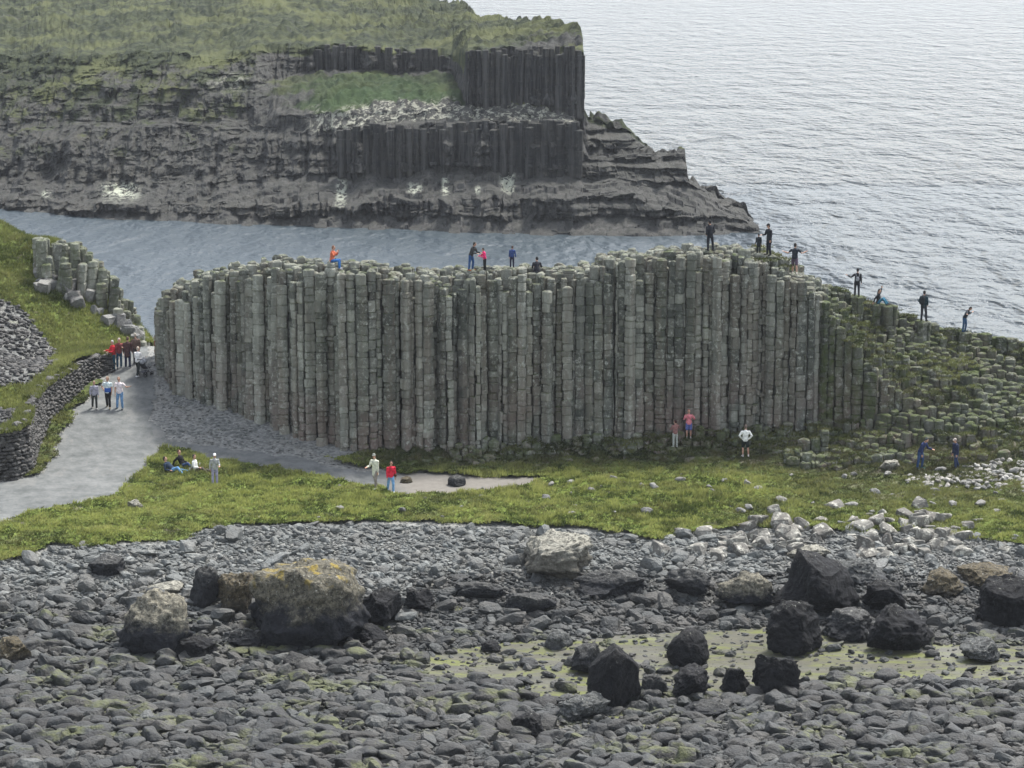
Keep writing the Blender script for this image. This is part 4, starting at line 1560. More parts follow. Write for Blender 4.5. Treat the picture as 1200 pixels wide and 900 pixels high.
rough = fbm(X * 0.22, Z * 0.30, Y * 0.2, 5, 33, 0.6)
strata = np.tanh(3.2 * noise3(X * 0.018, Z * 0.95, 0, 12)) + 0.5 * np.tanh(3 * noise3(X * 0.04, Z * 2.4, 0, 13))
edge = sstep(893, 882, PU)
dY = cl * (2.1 * ribs * (1 - 0.7 * right) + 1.5 * rough * (0.5 + 0.9 * left) + strata * (0.4 - 0.2 * left + 0.65 * right) + 0.8 * fbm(X * 1.1, Z * 1.3, Y * .4, 4, 36, 0.6))
dY += (1 - cl) * 0.5 * rough
colm = np.clip(sstep(4.85, 5.05, K) * sstep(6.05, 5.95, K) + sstep(1.95, 2.1, K) * sstep(3.1, 2.95, K), 0, 1) * (1 - right) * (1 - 0.6 * left)
bl = (1.5 * blocks(X, Z, 2.6, 1.7, 201) + 0.9 * blocks(X, Z, 0.95, 0.75, 202)) * (1 - colm) + colm * (1.3 * blocks(X, Z, 0.9, 5.5, 203) + 1.3 * blocks(X, Z, 2.4, 9.0, 204) + .3 * blocks(X, Z, .9, .8, 205))
dY += cl * bl + (1 - cl) * 0.5 * blocks(X, Y, 1.6, 1.6, 206) * (K < 3.9)
Y2 = Y - dY * edge
veg = sstep(5.9, 6.1, K) + sstep(3.9, 4.1, K) * sstep(5.0, 4.8, K) * (1 - left)
Z2 = Z + edge * (1 - cl) * (0.22 * fbm(X * 0.5, Y * 0.5, 0, 4, 44) + 0.9 * veg * fbm(X * 0.14, Y * 0.12, 0, 4, 45)) * sstep(0.2, 0.9, K)
Z2 += edge * veg * (1.0 * np.abs(fbm(X * 0.7, Y * 0.5, 0, 3, 48)) + 0.25 * fbm(X * 1.6, Y * 1.0, 0, 2, 49))
Z2 += (1 - cl) * edge * (K < 4) * (K > 0.3) * 0.55 * blocks(X, Y, 1.3, 1.1, 207)
Z2 += cl * edge * 0.15 * fbm(X * 0.9, Y * 0.9, Z * 0.9, 3, 46)
X2 = X + cl * edge * 0.5 * fbm(X * 0.5, Y * 0.3, Z * 0.5, 3, 47)
nz1 = fbm(X * 0.12, Z * 0.3, Y * 0.12, 4, 55)
K0 = K
K = K + 0.45 * fbm(X * 0.10, Z * 0.2, Y * 0.05, 4, 57) * sstep(2.2, 3.2, K)
green = np.clip(0.80 * sstep(5.55, 5.9, np.where(PU > 545, K0 - .12, K)) + 0.85 * sstep(3.95, 4.2, K) * sstep(5.05, 4.85, K) * sstep(290, 380, PU + 60 * nz1) * sstep(690, 640, PU)
                + (0.38 + 0.2 * sstep(3.0, 5.0, K)) * left * sstep(1.8, 2.6, K) * sstep(6.0, 5.8, K) - 0.45 * sstep(560, 640, PU) * sstep(6.0, 6.2, K) * sstep(6.6, 6.2, K), 0, 1)
green = np.clip(green - 0.25 * sstep(120, 0, PU) * sstep(6.0, 6.3, K) * sstep(0.0, 0.3, nz1), 0, 1)
LU = PU + 130 * fbm(X * 0.14, Y * 0.14, 3, 4, 58)
lush = 0.85 * sstep(3.95, 4.25, K) * sstep(5.2, 4.7, K) * sstep(290, 370, LU) * sstep(620, 480, LU) * (0.55 + 0.45 * sstep(-.3, .2, nz1))
white = sstep(2.9, 3.1, K) * sstep(4.25, 4.05, K) * sstep(350, 380, PU) * sstep(690, 660, PU) * 0.9
white += 0.8 * np.exp(-(((PU - 275) / 26) ** 2 + ((PV - 97) / 9) ** 2))
pale = np.clip(sstep(0.1, 0.4, K0) * sstep(1.02, 0.95, K0) * 0.9 + 0.85 * sstep(1.5, 1.6, K0) * sstep(2.0, 1.85, K0) * sstep(-0.35, 0.1, nz1), 0, 1)
guano = np.zeros_like(X)
for gu, gvv, gw, gh in ((143, 223, 20, 10), (400, 226, 6, 14), (595, 212, 8, 14), (522, 218, 4, 10), (487, 222, 9, 5), (56, 228, 6, 4), (560, 222, 3, 5)):
    guano = np.maximum(guano, np.exp(-np.abs((PU - gu) / gw) ** 4 - np.abs((PV - gvv) / gh) ** 4))
nrr, ncc = X.shape
hl = link_mesh('headland', np.stack([X2, Y2, Z2], -1).reshape(-1, 3), grid_faces(nrr, ncc), M['headland'], smooth=False,
               attrs=dict(green=green.ravel(), lush=lush.ravel(), white=white.ravel(), pale=pale.ravel(), guano=guano.ravel()))
tag(hl, kind='structure')

# columns standing out of the headland's cliff faces
rc2 = np.random.default_rng(77)
hv_, hf_, ht_, off = [], [], [], 0
for (ua, ub, vt0, vt1, vb_, dd0, pit) in ((548, 683, 58, 57, 130, 18.6, .62), (366, 546, 52, 62, 84, 38.4, .8), (398, 684, 148, 143, 200, 12.6, .85)):
    yq = float(at_z(ua, float(interp(ua, VWL)), 0)[1]) + dd0
    stepu = pit / yq * F
    for row in range(2):
        u = ua + row * stepu * .5
        while u < ub:
            yc = at_z(u, float(interp(u, VWL)), 0)[1] + dd0 + row * .6 + rc2.normal(0, .28) - .9
            f_ = (u - ua) / (ub - ua)
            zt_ = at_y(u, vt0 + (vt1 - vt0) * f_, yc)[2] + rc2.uniform(-.9, .35)
            zb_ = at_y(u, vb_, yc)[2] - .8
            xc = at_y(u, 100, yc)[0]
            r_ = pit * rc2.uniform(.5, .72)
            a0 = rc2.uniform(0, 1)
            pl = np.array([(r_ * math.cos(a0 + k * math.pi / 3) * rc2.uniform(.85, 1.1), r_ * math.sin(a0 + k * math.pi / 3) * rc2.uniform(.85, 1.1)) for k in range(6)])
            V, f, tf, TN = column_mesh(xc, yc, pl, zb_, zt_, rc2, .8, 2.6, lean=tuple(rc2.normal(0, .012, 2)), kr=(.9, 1))
            hv_.append(V); hf_.append(f + off); ht_.append(tf + off); off += len(V)
            u += stepu * rc2.uniform(.8, 1.3)
hc_ = link_mesh('cliff_columns', np.concatenate(hv_), [np.concatenate(hf_), np.concatenate(ht_)], M['headland'], hl, smooth=False)

# ---------------------------------------------------------------- sea
sxs = np.array([-9000, -3000, -800, -300, -100, 100, 300, 800, 3000, 9000], float)
sys_ = np.array([150, 200, 260, 350, 500, 800, 1500, 4000, 12000, 30000], float)
SX, SY = np.meshgrid(sxs, sys_)
sea = link_mesh('sea', np.stack([SX, SY, np.zeros_like(SX)], -1).reshape(-1, 3), grid_faces(*SX.shape), M['sea'], smooth=False)
tag(sea, kind='structure')

# ---------------------------------------------------------------- people
def unit(v):
    v = np.asarray(v, float)
    return v / np.linalg.norm(v)


def loft(pts, rad, n=12, xdir=None):
    """closed tube through PTS; RAD scalars or (rx, ry); rounded ends"""
    pts = [np.asarray(p, float) for p in pts]
    rad = [(r, r) if isinstance(r, (int, float)) else r for r in rad]
    d0, d1 = unit(pts[1] - pts[0]), unit(pts[-1] - pts[-2])
    P = [pts[0] - d0 * min(rad[0]) * 0.55] + pts + [pts[-1] + d1 * min(rad[-1]) * 0.55]
    R = [(rad[0][0] * .6, rad[0][1] * .6)] + rad + [(rad[-1][0] * .6, rad[-1][1] * .6)]
    V = []
    for i, (p, r) in enumerate(zip(P, R)):
        t = unit(P[min(i + 1, len(P) - 1)] - P[max(i - 1, 0)])
        x = np.array([1.0, 0, 0]) if xdir is None else np.asarray(xdir, float)
        if abs(t @ x) > 0.9:
            x = np.array([0, 1.0, 0])
        x = unit(x - t * (t @ x))
        y = np.cross(t, x)
        a = np.arange(n) * 2 * math.pi / n
        V.append(p + np.outer(np.cos(a), x) * r[0] + np.outer(np.sin(a), y) * r[1])
    m = len(P)
    V = np.concatenate(V + [[P[0] - d0 * min(rad[0]) * .3], [P[-1] + d1 * min(rad[-1]) * .3]])
    i = np.arange(m - 1)[:, None] * n + np.arange(n)[None, :]
    j = np.arange(m - 1)[:, None] * n + (np.arange(n)[None, :] + 1) % n
    q = np.stack([i, j, j + n, i + n], -1).reshape(-1, 4)
    tr = np.concatenate([q[:, [0, 1, 2]], q[:, [0, 2, 3]]])
    c0, c1, b = m * n, m * n + 1, (m - 1) * n
    caps = np.array([[c0, (k + 1) % n, k] for k in range(n)] + [[c1, b + k, b + (k + 1) % n] for k in range(n)])
    return V, np.concatenate([tr, caps])


def ellipsoid(c, r, R=None):
    v, f = ICO[3]
    v = v * np.asarray(r)
    if R is not None:
        v = v @ R.T
    return v + np.asarray(c), f


def fuse(name, shapes, voxel, mat, parent, smooth=2):
    """one continuous surface out of overlapping closed shapes"""
    VV, FF, off = [], [], 0
    for v, f in shapes:
        VV.append(v); FF.append(f + off); off += len(v)
    o = link_mesh(name, np.concatenate(VV), np.concatenate(FF), mat, parent)
    md = o.modifiers.new('r', 'REMESH')
    md.mode = 'VOXEL'
    md.voxel_size = voxel
    if smooth:
        s = o.modifiers.new('s', 'SMOOTH')
        s.factor = 0.5
        s.iterations = smooth
    dg = bpy.context.evaluated_depsgraph_get()
    me = bpy.data.meshes.new_from_object(o.evaluated_get(dg))
    o.modifiers.clear()
    old = o.data
    o.data = me
    bpy.data.meshes.remove(old)
    me.polygons.foreach_set('use_smooth', np.ones(len(me.polygons), bool))
    if not me.materials:
        me.materials.append(mat)
    return o


PM = {}


def pmat(col, rough=0.85):
    k = (tuple(round(c, 3) for c in col), rough)
    if k not in PM:
        PM[k] = mat_plain('cloth_%d' % len(PM), col, rough)
    return PM[k]


SKIN = (0.48, 0.28, 0.20)
DOWN = ((.16, -.02, -1), (.06, -.14, -1))
POCKET = ((.34, .22, -1), (-.25, -.65, -.75))
CHEST = ((.35, -.30, -.9), (-.50, -.75, .42))
FACE = ((.45, -.55, -.75), (-.42, -.45, 1.0))
HOLDFWD = ((.25, -.35, -.95), (-.10, -1.0, -.05))
OUT = ((1, -.15, -.25), (1, -.25, .05))
BENT_OUT = ((.75, .0, -.75), (.75, -.35, .25))
HIPS = ((.65, .25, -.8), (-.55, -.25, -.75))
RAISED = ((.7, -.3, .45), (.25, -.2, 1))
PROP = ((.25, .65, -.75), (.05, .25, -1))
STAND = (((.05, 0, -1), (.02, .03, -1)), ((.05, 0, -1), (.02, .03, -1)))
STEP = (((.04, -.30, -1), (.02, .06, -1)), ((.04, .22, -1), (.02, .42, -1)))
WIDE = (((.22, -.05, -1), (.10, .05, -1)), ((.22, .05, -1), (.10, .08, -1)))
CONTRA = (((.06, -.10, -1), (.03, .12, -1)), ((.16, .02, -1), (.06, .04, -1)))
SEAT = (((.12, -1, .05), (.03, .05, -1)), ((.12, -1, .0), (.05, -.12, -1)))
SITLEGS = (((.08, -1, .02), (.02, -1, -.04)), ((.12, -1, .45), (.03, -.75, -.75)))
KNEESUP = (((.12, -.8, .62), (.03, -.62, -.8)), ((.16, -.75, .66), (.05, -.55, -.85)))
CROUCH = (((.25, -.9, .25), (.05, .55, -1)), ((.25, -.95, .05), (.0, .35, -1)))
BENDLEG = (((.10, -.18, -1), (.05, .15, -1)), ((.10, .05, -1), (.05, .12, -1)))


def person(loc, label, yaw=0, H=1.72, lean=0.03, side=0.0, arms=(DOWN, DOWN), legs=STAND, top=(.1, .1, .1), bottom=(.05, .06, .1), shoes=(.05, .05, .05), hair=(.04, .03, .02),
           sleeve='long', leg='long', coat=False, hat=None, longhair=False, base='feet', nod=0.12, turn=0.0, dress=None, group='visitors around the basalt columns', stripe=None, pull=0.0, wide=1.0):
    k = H / 1.75 * (0.94 if loc[2] > 8 else 1.0)
    root = empty('person', loc, math.radians(yaw))
    root.scale = (k, k, k)
    tag(root, label, 'person', group)
    sl, sd = math.sin(lean), math.sin(side)
    pr_ = random.Random(label)
    sd += pr_.uniform(-.07, .07)
    turn += pr_.uniform(-.5, .5)
    arms = tuple(tuple(tuple(c_ + pr_.uniform(-.10, .10) for c_ in vec) for vec in a_) for a_ in arms)
    t = unit((sd, -sl, math.cos(lean)))
    P = np.zeros(3)
    fwd = unit(np.cross(t, (1, 0, 0)))
    if fwd[1] > 0:
        fwd = -fwd
    chest = P + t * 0.44
    neck = P + t * 0.535 - fwd * 0.0
    hd = unit(t * 0.6 + np.array([0, 0, .6]) + fwd * nod)
    if lean > 0.9:
        hd = unit(t + fwd * nod)
    head = neck + hd * 0.185 + fwd * 0.02
    J = {}
    for s, key in ((1, 0), (-1, 1)):
        f = np.array([s, 1, 1])
        sh = chest + np.array([s * 0.185 * wide, 0, 0]) + t * 0.02
        ua, fa = unit(np.array(arms[key][0]) * f), unit(np.array(arms[key][1]) * f)
        el = sh + ua * 0.29
        wr = el + fa * 0.25
        hp = P + np.array([s * 0.09, 0, -0.02])
        th, sn = unit(np.array(legs[key][0]) * f), unit(np.array(legs[key][1]) * f)
        kn = hp + th * 0.43
        an = kn + sn * 0.42
        J[key] = (sh, el, wr, fa, hp, kn, an, sn, ua)
    toe = {}
    for key in (0, 1):
        sn = J[key][7]
        td = unit(np.array([0.15 * (1 if key == 0 else -1), -1, 0.0]) - 0.0 * sn)
        if sn[2] > -0.5:      # stretched-out leg: toes point up
            td = unit(np.array([0, -0.25, 1.0]))
        toe[key] = td
    if base == 'feet':
        z0 = min(J[0][6][2], J[1][6][2]) - 0.085
    else:
        z0 = -0.115
    sh_ = np.array([0, 0, -z0])

    def q(p):
        return np.asarray(p) + sh_

    ax = (1, 0, 0)
    torso_pts = [P - t * 0.06, P + t * 0.06, P + t * 0.20, P + t * 0.36, P + t * 0.47, P + t * 0.53]
    torso_r = [(.155, .105), (.160, .112), (.135 * wide, .098), (.165 * wide, .115), (.150 * wide, .095), (.075, .065)]
    B = [loft([q(p) for p in torso_pts], torso_r, 16, ax)]
    B.append(loft([q(neck - t * .04), q(neck + hd * .10)], [.058, .052]))
    hx = np.array([math.cos(turn), math.sin(turn), 0])
    hx = unit(hx - hd * (hx @ hd))
    hy = np.cross(hd, hx)          # backwards
    Rm = np.stack([hx, hy, hd], 1)
    hc = q(head)
    B.append(ellipsoid(hc, (.073, .092, .112), Rm))
    B.append(ellipsoid(hc + Rm @ np.array([0, -.035, -.065]), (.052, .055, .05), Rm))         # jaw
    B.append(ellipsoid(hc + Rm @ np.array([0, -.097, -.012]), (.014, .020, .024), Rm))        # nose
    B.append(ellipsoid(hc + Rm @ np.array([0, -.088, -.058]), (.024, .012, .010), Rm))        # lips
    for s in (1, -1):
        B.append(ellipsoid(hc + Rm @ np.array([s * .076, .006, -.005]), (.012, .020, .032), Rm))
    for key, s in ((0, 1), (1, -1)):
        sh, el, wr, fa, hp, kn, an, sn, ua = J[key]
        B.append(loft([q(sh), q(sh + ua * .14), q(el), q(el + fa * .08), q(wr)], [.054, .050, .040, .040, .027]))
        pe = wr + fa * 0.085
        wside = unit(np.cross(fa, (0, 1, 0.01)) if abs(fa[1]) < .9 else np.cross(fa, (0, 0, 1)))
        if wside @ np.array([s, 0, 0]) < 0:
            wside = -wside
        # palm: the broad side lies in the plane of fa and wd
        wd = unit(np.array([0, -1, 0.0]) - fa * (fa @ np.array([0, -1, 0.0]))) if abs(fa[1]) < .9 else np.array([1.0, 0, 0]) * -s
        pn = np.cross(fa, wd)
        B.append(loft([q(wr), q(wr + fa * .045), q(pe)], [(.028, .018), (.040, .016), (.040, .014)], 10, wd))
        inw = pn if pn @ np.array([-s, 0, -.2]) > 0 else -pn
        for i, (o_, ln) in enumerate(((.033, .068), (.011, .078), (-.012, .072), (-.033, .055))):
            b0 = pe - fa * .015 + wd * o_
            b1 = pe + fa * ln * .5 + wd * o_ * 1.15 + inw * .008
            b2 = pe + fa * ln * .92 + wd * o_ * 1.15 + inw * .032
            B.append(loft([q(b0), q(b1), q(b2)], [.0105, .010, .008], 8))
        t0 = wr + fa * .02 + wd * .022
        B.append(loft([q(t0), q(t0 + fa * .03 + wd * .035 + inw * .01), q(t0 + fa * .062 + wd * .040 + inw * .022)], [.014, .012, .009], 8))
        B.append(loft([q(hp), q(hp + (kn - hp) * .45), q(kn), q(kn + (an - kn) * .32 + np.array([0, .012, 0])), q(an)], [.085, .075, .053, .054, .036]))
        td = toe[key]
        up = -sn
        heel = an + sn * .045 - td * .055
        ball = an + sn * .055 + td * .12
        B.append(loft([q(heel), q(an + sn * .04 + td * .03), q(ball), q(ball + td * .06)], [(.034, .034), (.038, .038), (.042, .026), (.036, .02)], 10, (1, 0, 0)))
    fuse('body', B, 0.0105, pmat(SKIN, .6), root, 1)
    for s in (1, -1):
        ev, ef = ICO[2]
        link_mesh('eye', ev * .011 + hc + Rm @ np.array([s * .030, -.083, .012]), ef, pmat((.03, .025, .02), .3), root)
    # top
    T = []
    tp = list(torso_pts)
    tr_ = [(a + .022, b + .022) for a, b in torso_r]
    tr_[-1] = (.085, .075)
    if coat:
        tp = [P - t * .24 - np.array([0, 0, .0])] + tp
        tr_ = [(.185, .145)] + tr_
    T.append(loft([q(p) for p in tp], tr_, 16, ax))
    for key in (0, 1):
        sh, el, wr, fa, hp, kn, an, sn, ua = J[key]
        if sleeve == 'long':
            T.append(loft([q(sh - np.array([0, 0, .0])), q(sh + ua * .14), q(el), q(el + fa * .10), q(wr - fa * .01)], [.075, .068, .058, .056, .042]))
        elif sleeve == 'short':
            T.append(loft([q(sh), q(sh + ua * .10), q(sh + ua * .17)], [.072, .068, .066]))
    fuse('jacket' if sleeve == 'long' else 'shirt', T, 0.016, pmat(top), root, 2)
    if stripe:
        T = [loft([q(P + t * .0), q(P + t * .12), q(P + t * .2)], [(.198, .15), (.192, .146), (.165, .128)], 16, ax)]
        fuse('waist_jacket', T, 0.016, pmat(stripe), root, 1)
    # bottom
    Bt = [loft([q(P - t * .10), q(P), q(P + t * .10)], [(.15, .11), (.178, .13), (.165, .12)], 16, ax)]
    for key in (0, 1):
        sh, el, wr, fa, hp, kn, an, sn, ua = J[key]
        if leg == 'long':
            Bt.append(loft([q(hp), q(hp + (kn - hp) * .45), q(kn), q(kn + (an - kn) * .4), q(an - sn * .01)], [.098, .092, .073, .070, .062]))
        elif leg == 'short':
            Bt.append(loft([q(hp), q(hp + (kn - hp) * .45), q(hp + (kn - hp) * .85)], [.098, .098, .096]))
    if leg == 'skirt':
        Bt.append(loft([q(P + t * .05), q(P - t * .15), q(P - t * .42)], [(.16, .12), (.19, .15), (.24, .2)], 16, ax))
    fuse({'long': 'trousers', 'short': 'shorts', 'skirt': 'skirt'}[leg], Bt, 0.016, pmat(bottom), root, 2)
    for key in (0, 1):
        sh, el, wr, fa, hp, kn, an, sn, ua = J[key]
        td = toe[key]
        heel = an + sn * .045 - td * .06
        ball = an + sn * .055 + td * .12
        S_ = [loft([q(heel), q(an + sn * .035 + td * .03), q(ball), q(ball + td * .07)], [(.042, .042), (.046, .048), (.050, .034), (.040, .025)], 12, (1, 0, 0)),
              loft([q(an - sn * .03), q(an + sn * .03)], [.046, .046], 10)]
        fuse('shoe', S_, 0.013, pmat(shoes), root, 1)
    if hat:
        Ht = [ellipsoid(hc + Rm @ np.array([0, .004, .045]), (.088, .104, .085), Rm), ellipsoid(hc + Rm @ np.array([0, -.05, .045]), (.085, .11, .012), Rm)]
        fuse('hat', Ht, 0.012, pmat(hat), root, 1)
        hs = [ellipsoid(hc + Rm @ np.array([0, .035, -.01]), (.078, .075, .095), Rm)]
    else:
        hs = [ellipsoid(hc + Rm @ np.array([0, .022, .026]), (.083, .092, .105), Rm), ellipsoid(hc + Rm @ np.array([0, .045, -.02]), (.076, .065, .085), Rm)]
    if longhair:
        hs.append(loft([hc + Rm @ np.array([0, .06, .02]), hc + Rm @ np.array([0, .08, -.12]), hc + Rm @ np.array([0, .085, -.24])], [(.075, .05), (.085, .045), (.06, .03)], 12, hx))
    fuse('hair', hs, 0.013, pmat(hair), root, 1)
    return root, dict(P=q(P), chest=q(chest), t=t, fwd=fwd, J=J, q=q, k=k, hand=(q(J[0][2]), q(J[1][2])))


def worn_pack(pi, name, label, cat, col, size=(.15, .09, .22), off=(0, 0, 0)):
    root, d = pi
    o = empty(name, root.location, root.rotation_euler[2])
    o.scale = root.scale
    tag(o, label, cat)
    c = d['P'] + d['t'] * .30 - d['fwd'] * (.115 + size[1] + .02) + np.asarray(off)
    fuse('pack_body', [loft([c - d['t'] * size[2], c - d['t'] * size[2] * .5, c + d['t'] * size[2] * .5, c + d['t'] * size[2] * .9],
                            [(size[0] * .9, size[1]), (size[0], size[1] * 1.1), (size[0] * .95, size[1]), (size[0] * .6, size[1] * .7)], 14, (1, 0, 0))], .016, pmat(col), o, 2)
    for s in (1, -1):
        a = d['chest'] + np.array([s * .10, 0, .10]) - d['fwd'] * .12
        pts = [c + d['t'] * .14 + np.array([s * .09, 0, 0]), d['P'] + d['t'] * .55 + np.array([s * .12, 0, .02]), d['P'] + d['t'] * .38 + np.array([s * .14, 0, 0]) + d['fwd'] * .145, d['P'] + d['t'] * .18 + np.array([s * .17, 0, 0])]
        fuse('shoulder_strap', [loft(pts, [.02] * 4, 8)], .012, pmat(tuple(c_ * .7 for c_ in col)), o, 0)
    return o


def on_ground(u, v, dz=0.0):
    x, y, z = hit(u, v)
    i = int(np.clip(np.searchsorted(gy, y), 0, nr - 1)); j = int(np.clip(round((x - gx[0]) / .16), 0, nc - 1))
    if turf_mask[i, j]:
        z += max(0.0, float(lump[i, j])) * .8
    elif is_path[i, j]:
        z += .03
    return (x, y, z + dz)


NAVY = (.018, .022, .045); BLACK = (.012, .012, .014); CHAR = (.03, .032, .036); JEAN = (.07, .14, .27); DJEAN = (.03, .06, .14); WHITE = (.72, .72, .68); CREAM = (.62, .62, .50)
LBLUE = (.16, .33, .55)
# on the meadow and the path
person(on_ground(440, 577), 'person in cream jacket and grey-brown trousers walking on the meadow edge beside one in red', -35, 1.78, arms=(DOWN, HOLDFWD), legs=STEP, top=CREAM, bottom=(.24, .21, .18), shoes=(.5, .5, .45), hair=(.16, .15, .12), hat=(.20, .21, .18), coat=True)
red = person(on_ground(458, 578), 'person in bright red jacket and blue jeans with white shoes carrying a brown bag', 20, 1.62, arms=(DOWN, DOWN), legs=STEP, top=(.62, .02, .05), bottom=LBLUE, shoes=(.7, .7, .7), hair=(.03, .02, .015), longhair=True)
bag = empty('shoulder_bag', red[0].location, red[0].rotation_euler[2]); bag.scale = red[0].scale
tag(bag, 'brown shoulder bag at the side of the person in bright red jacket', 'bag')
c = red[1]['P'] + np.array([.27, 0.05, .02])
fuse('bag_body', [loft([c - (0, .12, 0), c, c + (0, .12, 0)], [(.06, .10), (.075, .12), (.06, .10)], 12, (1, 0, 0))], .015, pmat((.10, .04, .02)), bag, 1)
fuse('strap', [loft([c + (0, .06, .08), c + (-.10, .02, .45), c + (-.30, .02, .56)], [.014] * 3, 8)], .01, pmat((.08, .035, .02)), bag, 0)
person(on_ground(203, 556, .02), 'person in dark navy jacket and light blue jeans reclining on the grass', 62, 1.78, lean=-.95, arms=(PROP, HOLDFWD), legs=SITLEGS, top=(.02, .035, .06), bottom=(.13, .28, .50), shoes=(.6, .58, .55), hair=(.05, .04, .03), base='seat', nod=.35)
person(on_ground(214, 551, .02), 'person in black jacket sitting on the grass behind the reclining one', 70, 1.72, lean=-.35, arms=(HOLDFWD, PROP), legs=SITLEGS, top=BLACK, bottom=DJEAN, shoes=(.55, .5, .5), hair=(.10, .05, .03), base='seat')
person(on_ground(230, 557, .02), 'person in white shirt with dark legs stretched out sitting on the grass', 75, 1.70, lean=-.2, arms=(PROP, HOLDFWD), legs=SITLEGS, top=WHITE, bottom=(.09, .075, .065), shoes=(.1, .1, .1), hair=(.07, .06, .05), base='seat')
person(on_ground(252, 571), 'person in striped grey top, lavender trousers and white hat standing by the sitting group', 10, 1.58, arms=(HOLDFWD, DOWN), legs=STAND, top=(.33, .34, .33), bottom=(.30, .29, .40), shoes=(.7, .7, .66), hair=(.10, .09, .08), hat=(.72, .72, .72))
person(on_ground(111, 480), 'person in grey-lavender top and dark trousers, left of the three walking abreast', 12, 1.56, arms=(DOWN, DOWN), legs=STEP, top=(.33, .32, .37), bottom=(.035, .04, .035), shoes=(.35, .33, .3), hair=(.22, .18, .13))
person(on_ground(127, 479), 'person in white and teal top with blue jacket tied around the waist', -5, 1.74, arms=(DOWN, HIPS), legs=STEP, top=(.60, .68, .68), bottom=BLACK, shoes=(.2, .16, .1), hair=(.28, .2, .14), stripe=(.03, .09, .33), sleeve='short')
person(on_ground(141, 480), 'person in white top with pink trim and blue jeans, right of the three walking abreast', -12, 1.76, arms=(BENT_OUT, DOWN), legs=CONTRA, top=(.74, .66, .66), bottom=(.14, .27, .45), shoes=(.06, .08, .1), hair=(.22, .15, .11), sleeve='short')
person(on_ground(133, 434), 'person in red jacket over white shirt, grey-haired, leftmost of those in the gap', -60, 1.70, arms=(HOLDFWD, HOLDFWD), legs=STAND, top=(.50, .02, .03), bottom=(.02, .07, .10), shoes=(.1, .1, .1), hair=(.5, .48, .45))
person(on_ground(140, 432), 'person with pale hair and dark red cardigan standing between red jacket and maroon coat', 30, 1.70, arms=(CHEST, DOWN), legs=STAND, top=(.20, .05, .05), bottom=(.02, .06, .10), shoes=(.2, .2, .2), hair=(.45, .40, .34))
person(on_ground(150, 432), 'person in maroon coat and navy trousers in the knot of people at the gap', 170, 1.76, arms=(DOWN, DOWN), legs=STAND, top=(.07, .035, .035), bottom=(.012, .018, .05), shoes=(.3, .3, .3), hair=(.12, .08, .06), coat=True)
person(on_ground(160, 427), 'person in brown top with fair hair standing behind the pushchair', 200, 1.72, arms=(DOWN, DOWN), legs=STAND, top=(.15, .10, .08), bottom=(.05, .05, .05), shoes=(.1, .1, .1), hair=(.40, .36, .30))
person(on_ground(162, 442), 'person in white top and black leggings with fair hair pushing a pushchair', 150, 1.68, arms=(HOLDFWD, HOLDFWD), legs=STEP, top=(.74, .72, .70), bottom=(.015, .02, .02), shoes=(.6, .6, .6), hair=(.50, .42, .34), sleeve='long')
person(on_ground(184, 428), 'person with black hair and red top half hidden by the basalt wall end', -80, 1.70, arms=(DOWN, DOWN), legs=STAND, top=(.22, .05, .04), bottom=(.22, .18, .14), shoes=(.1, .1, .1), hair=(.02, .015, .015))
# pushchair
px_, py_, pz_ = on_ground(170, 441)
pc = empty('pushchair', (px_, py_, pz_), math.radians(150))
tag(pc, 'dark pushchair with grey hood on the path by the gap', 'pushchair')
for s in (1, -1):
    for yy, r_ in ((.28, .14), (-.30, .12)):
        a = np.linspace(0, 2 * math.pi, 21)[:-1]
        ring = [np.array([s * .25, yy + r_ * math.cos(t_), r_ + r_ * .92 * math.sin(t_)]) for t_ in a]
        fuse('wheel', [loft(ring + ring[:2], [.028] * 22, 8), loft([(s * .235, yy, r_), (s * .265, yy, r_)], [.05, .05], 10)], .012, pmat(BLACK, .6), pc, 0)
fr = []
for s in (1, -1):
    fr += [loft([(s * .25, .28, .14), (s * .22, -.02, .45), (s * .22, -.30, .62)], [.014] * 3, 8), loft([(s * .25, -.30, .12), (s * .22, .0, .45), (s * .22, .40, .98)], [.014] * 3, 8)]
fuse('frame', fr, .010, pmat((.25, .25, .26), .4), pc, 0)
fuse('handlebar', [loft([(-.22, .40, .98), (0, .43, 1.0), (.22, .40, .98)], [.018] * 3, 8)], .010, pmat(BLACK), pc, 0)
fuse('seat', [loft([(0, -.28, .46), (0, .0, .44), (0, .14, .55), (0, .25, .82)], [(.19, .05), (.20, .06), (.20, .06), (.19, .05)], 14, (1, 0, 0))], .018, pmat(CHAR), pc, 1)
fuse('hood', [ellipsoid((0, .12, .84), (.22, .24, .17)), ], .018, pmat((.30, .31, .33)), pc, 1)
fuse('basket', [loft([(0, -.2, .25), (0, .2, .25)], [(.18, .07), (.18, .07)], 12, (1, 0, 0))], .018, pmat((.10, .10, .11)), pc, 1)

# on the rocks
def rf(k, dz=0.0):
    p = RF[k]
    return (p[0], p[1], p[2] + dz)


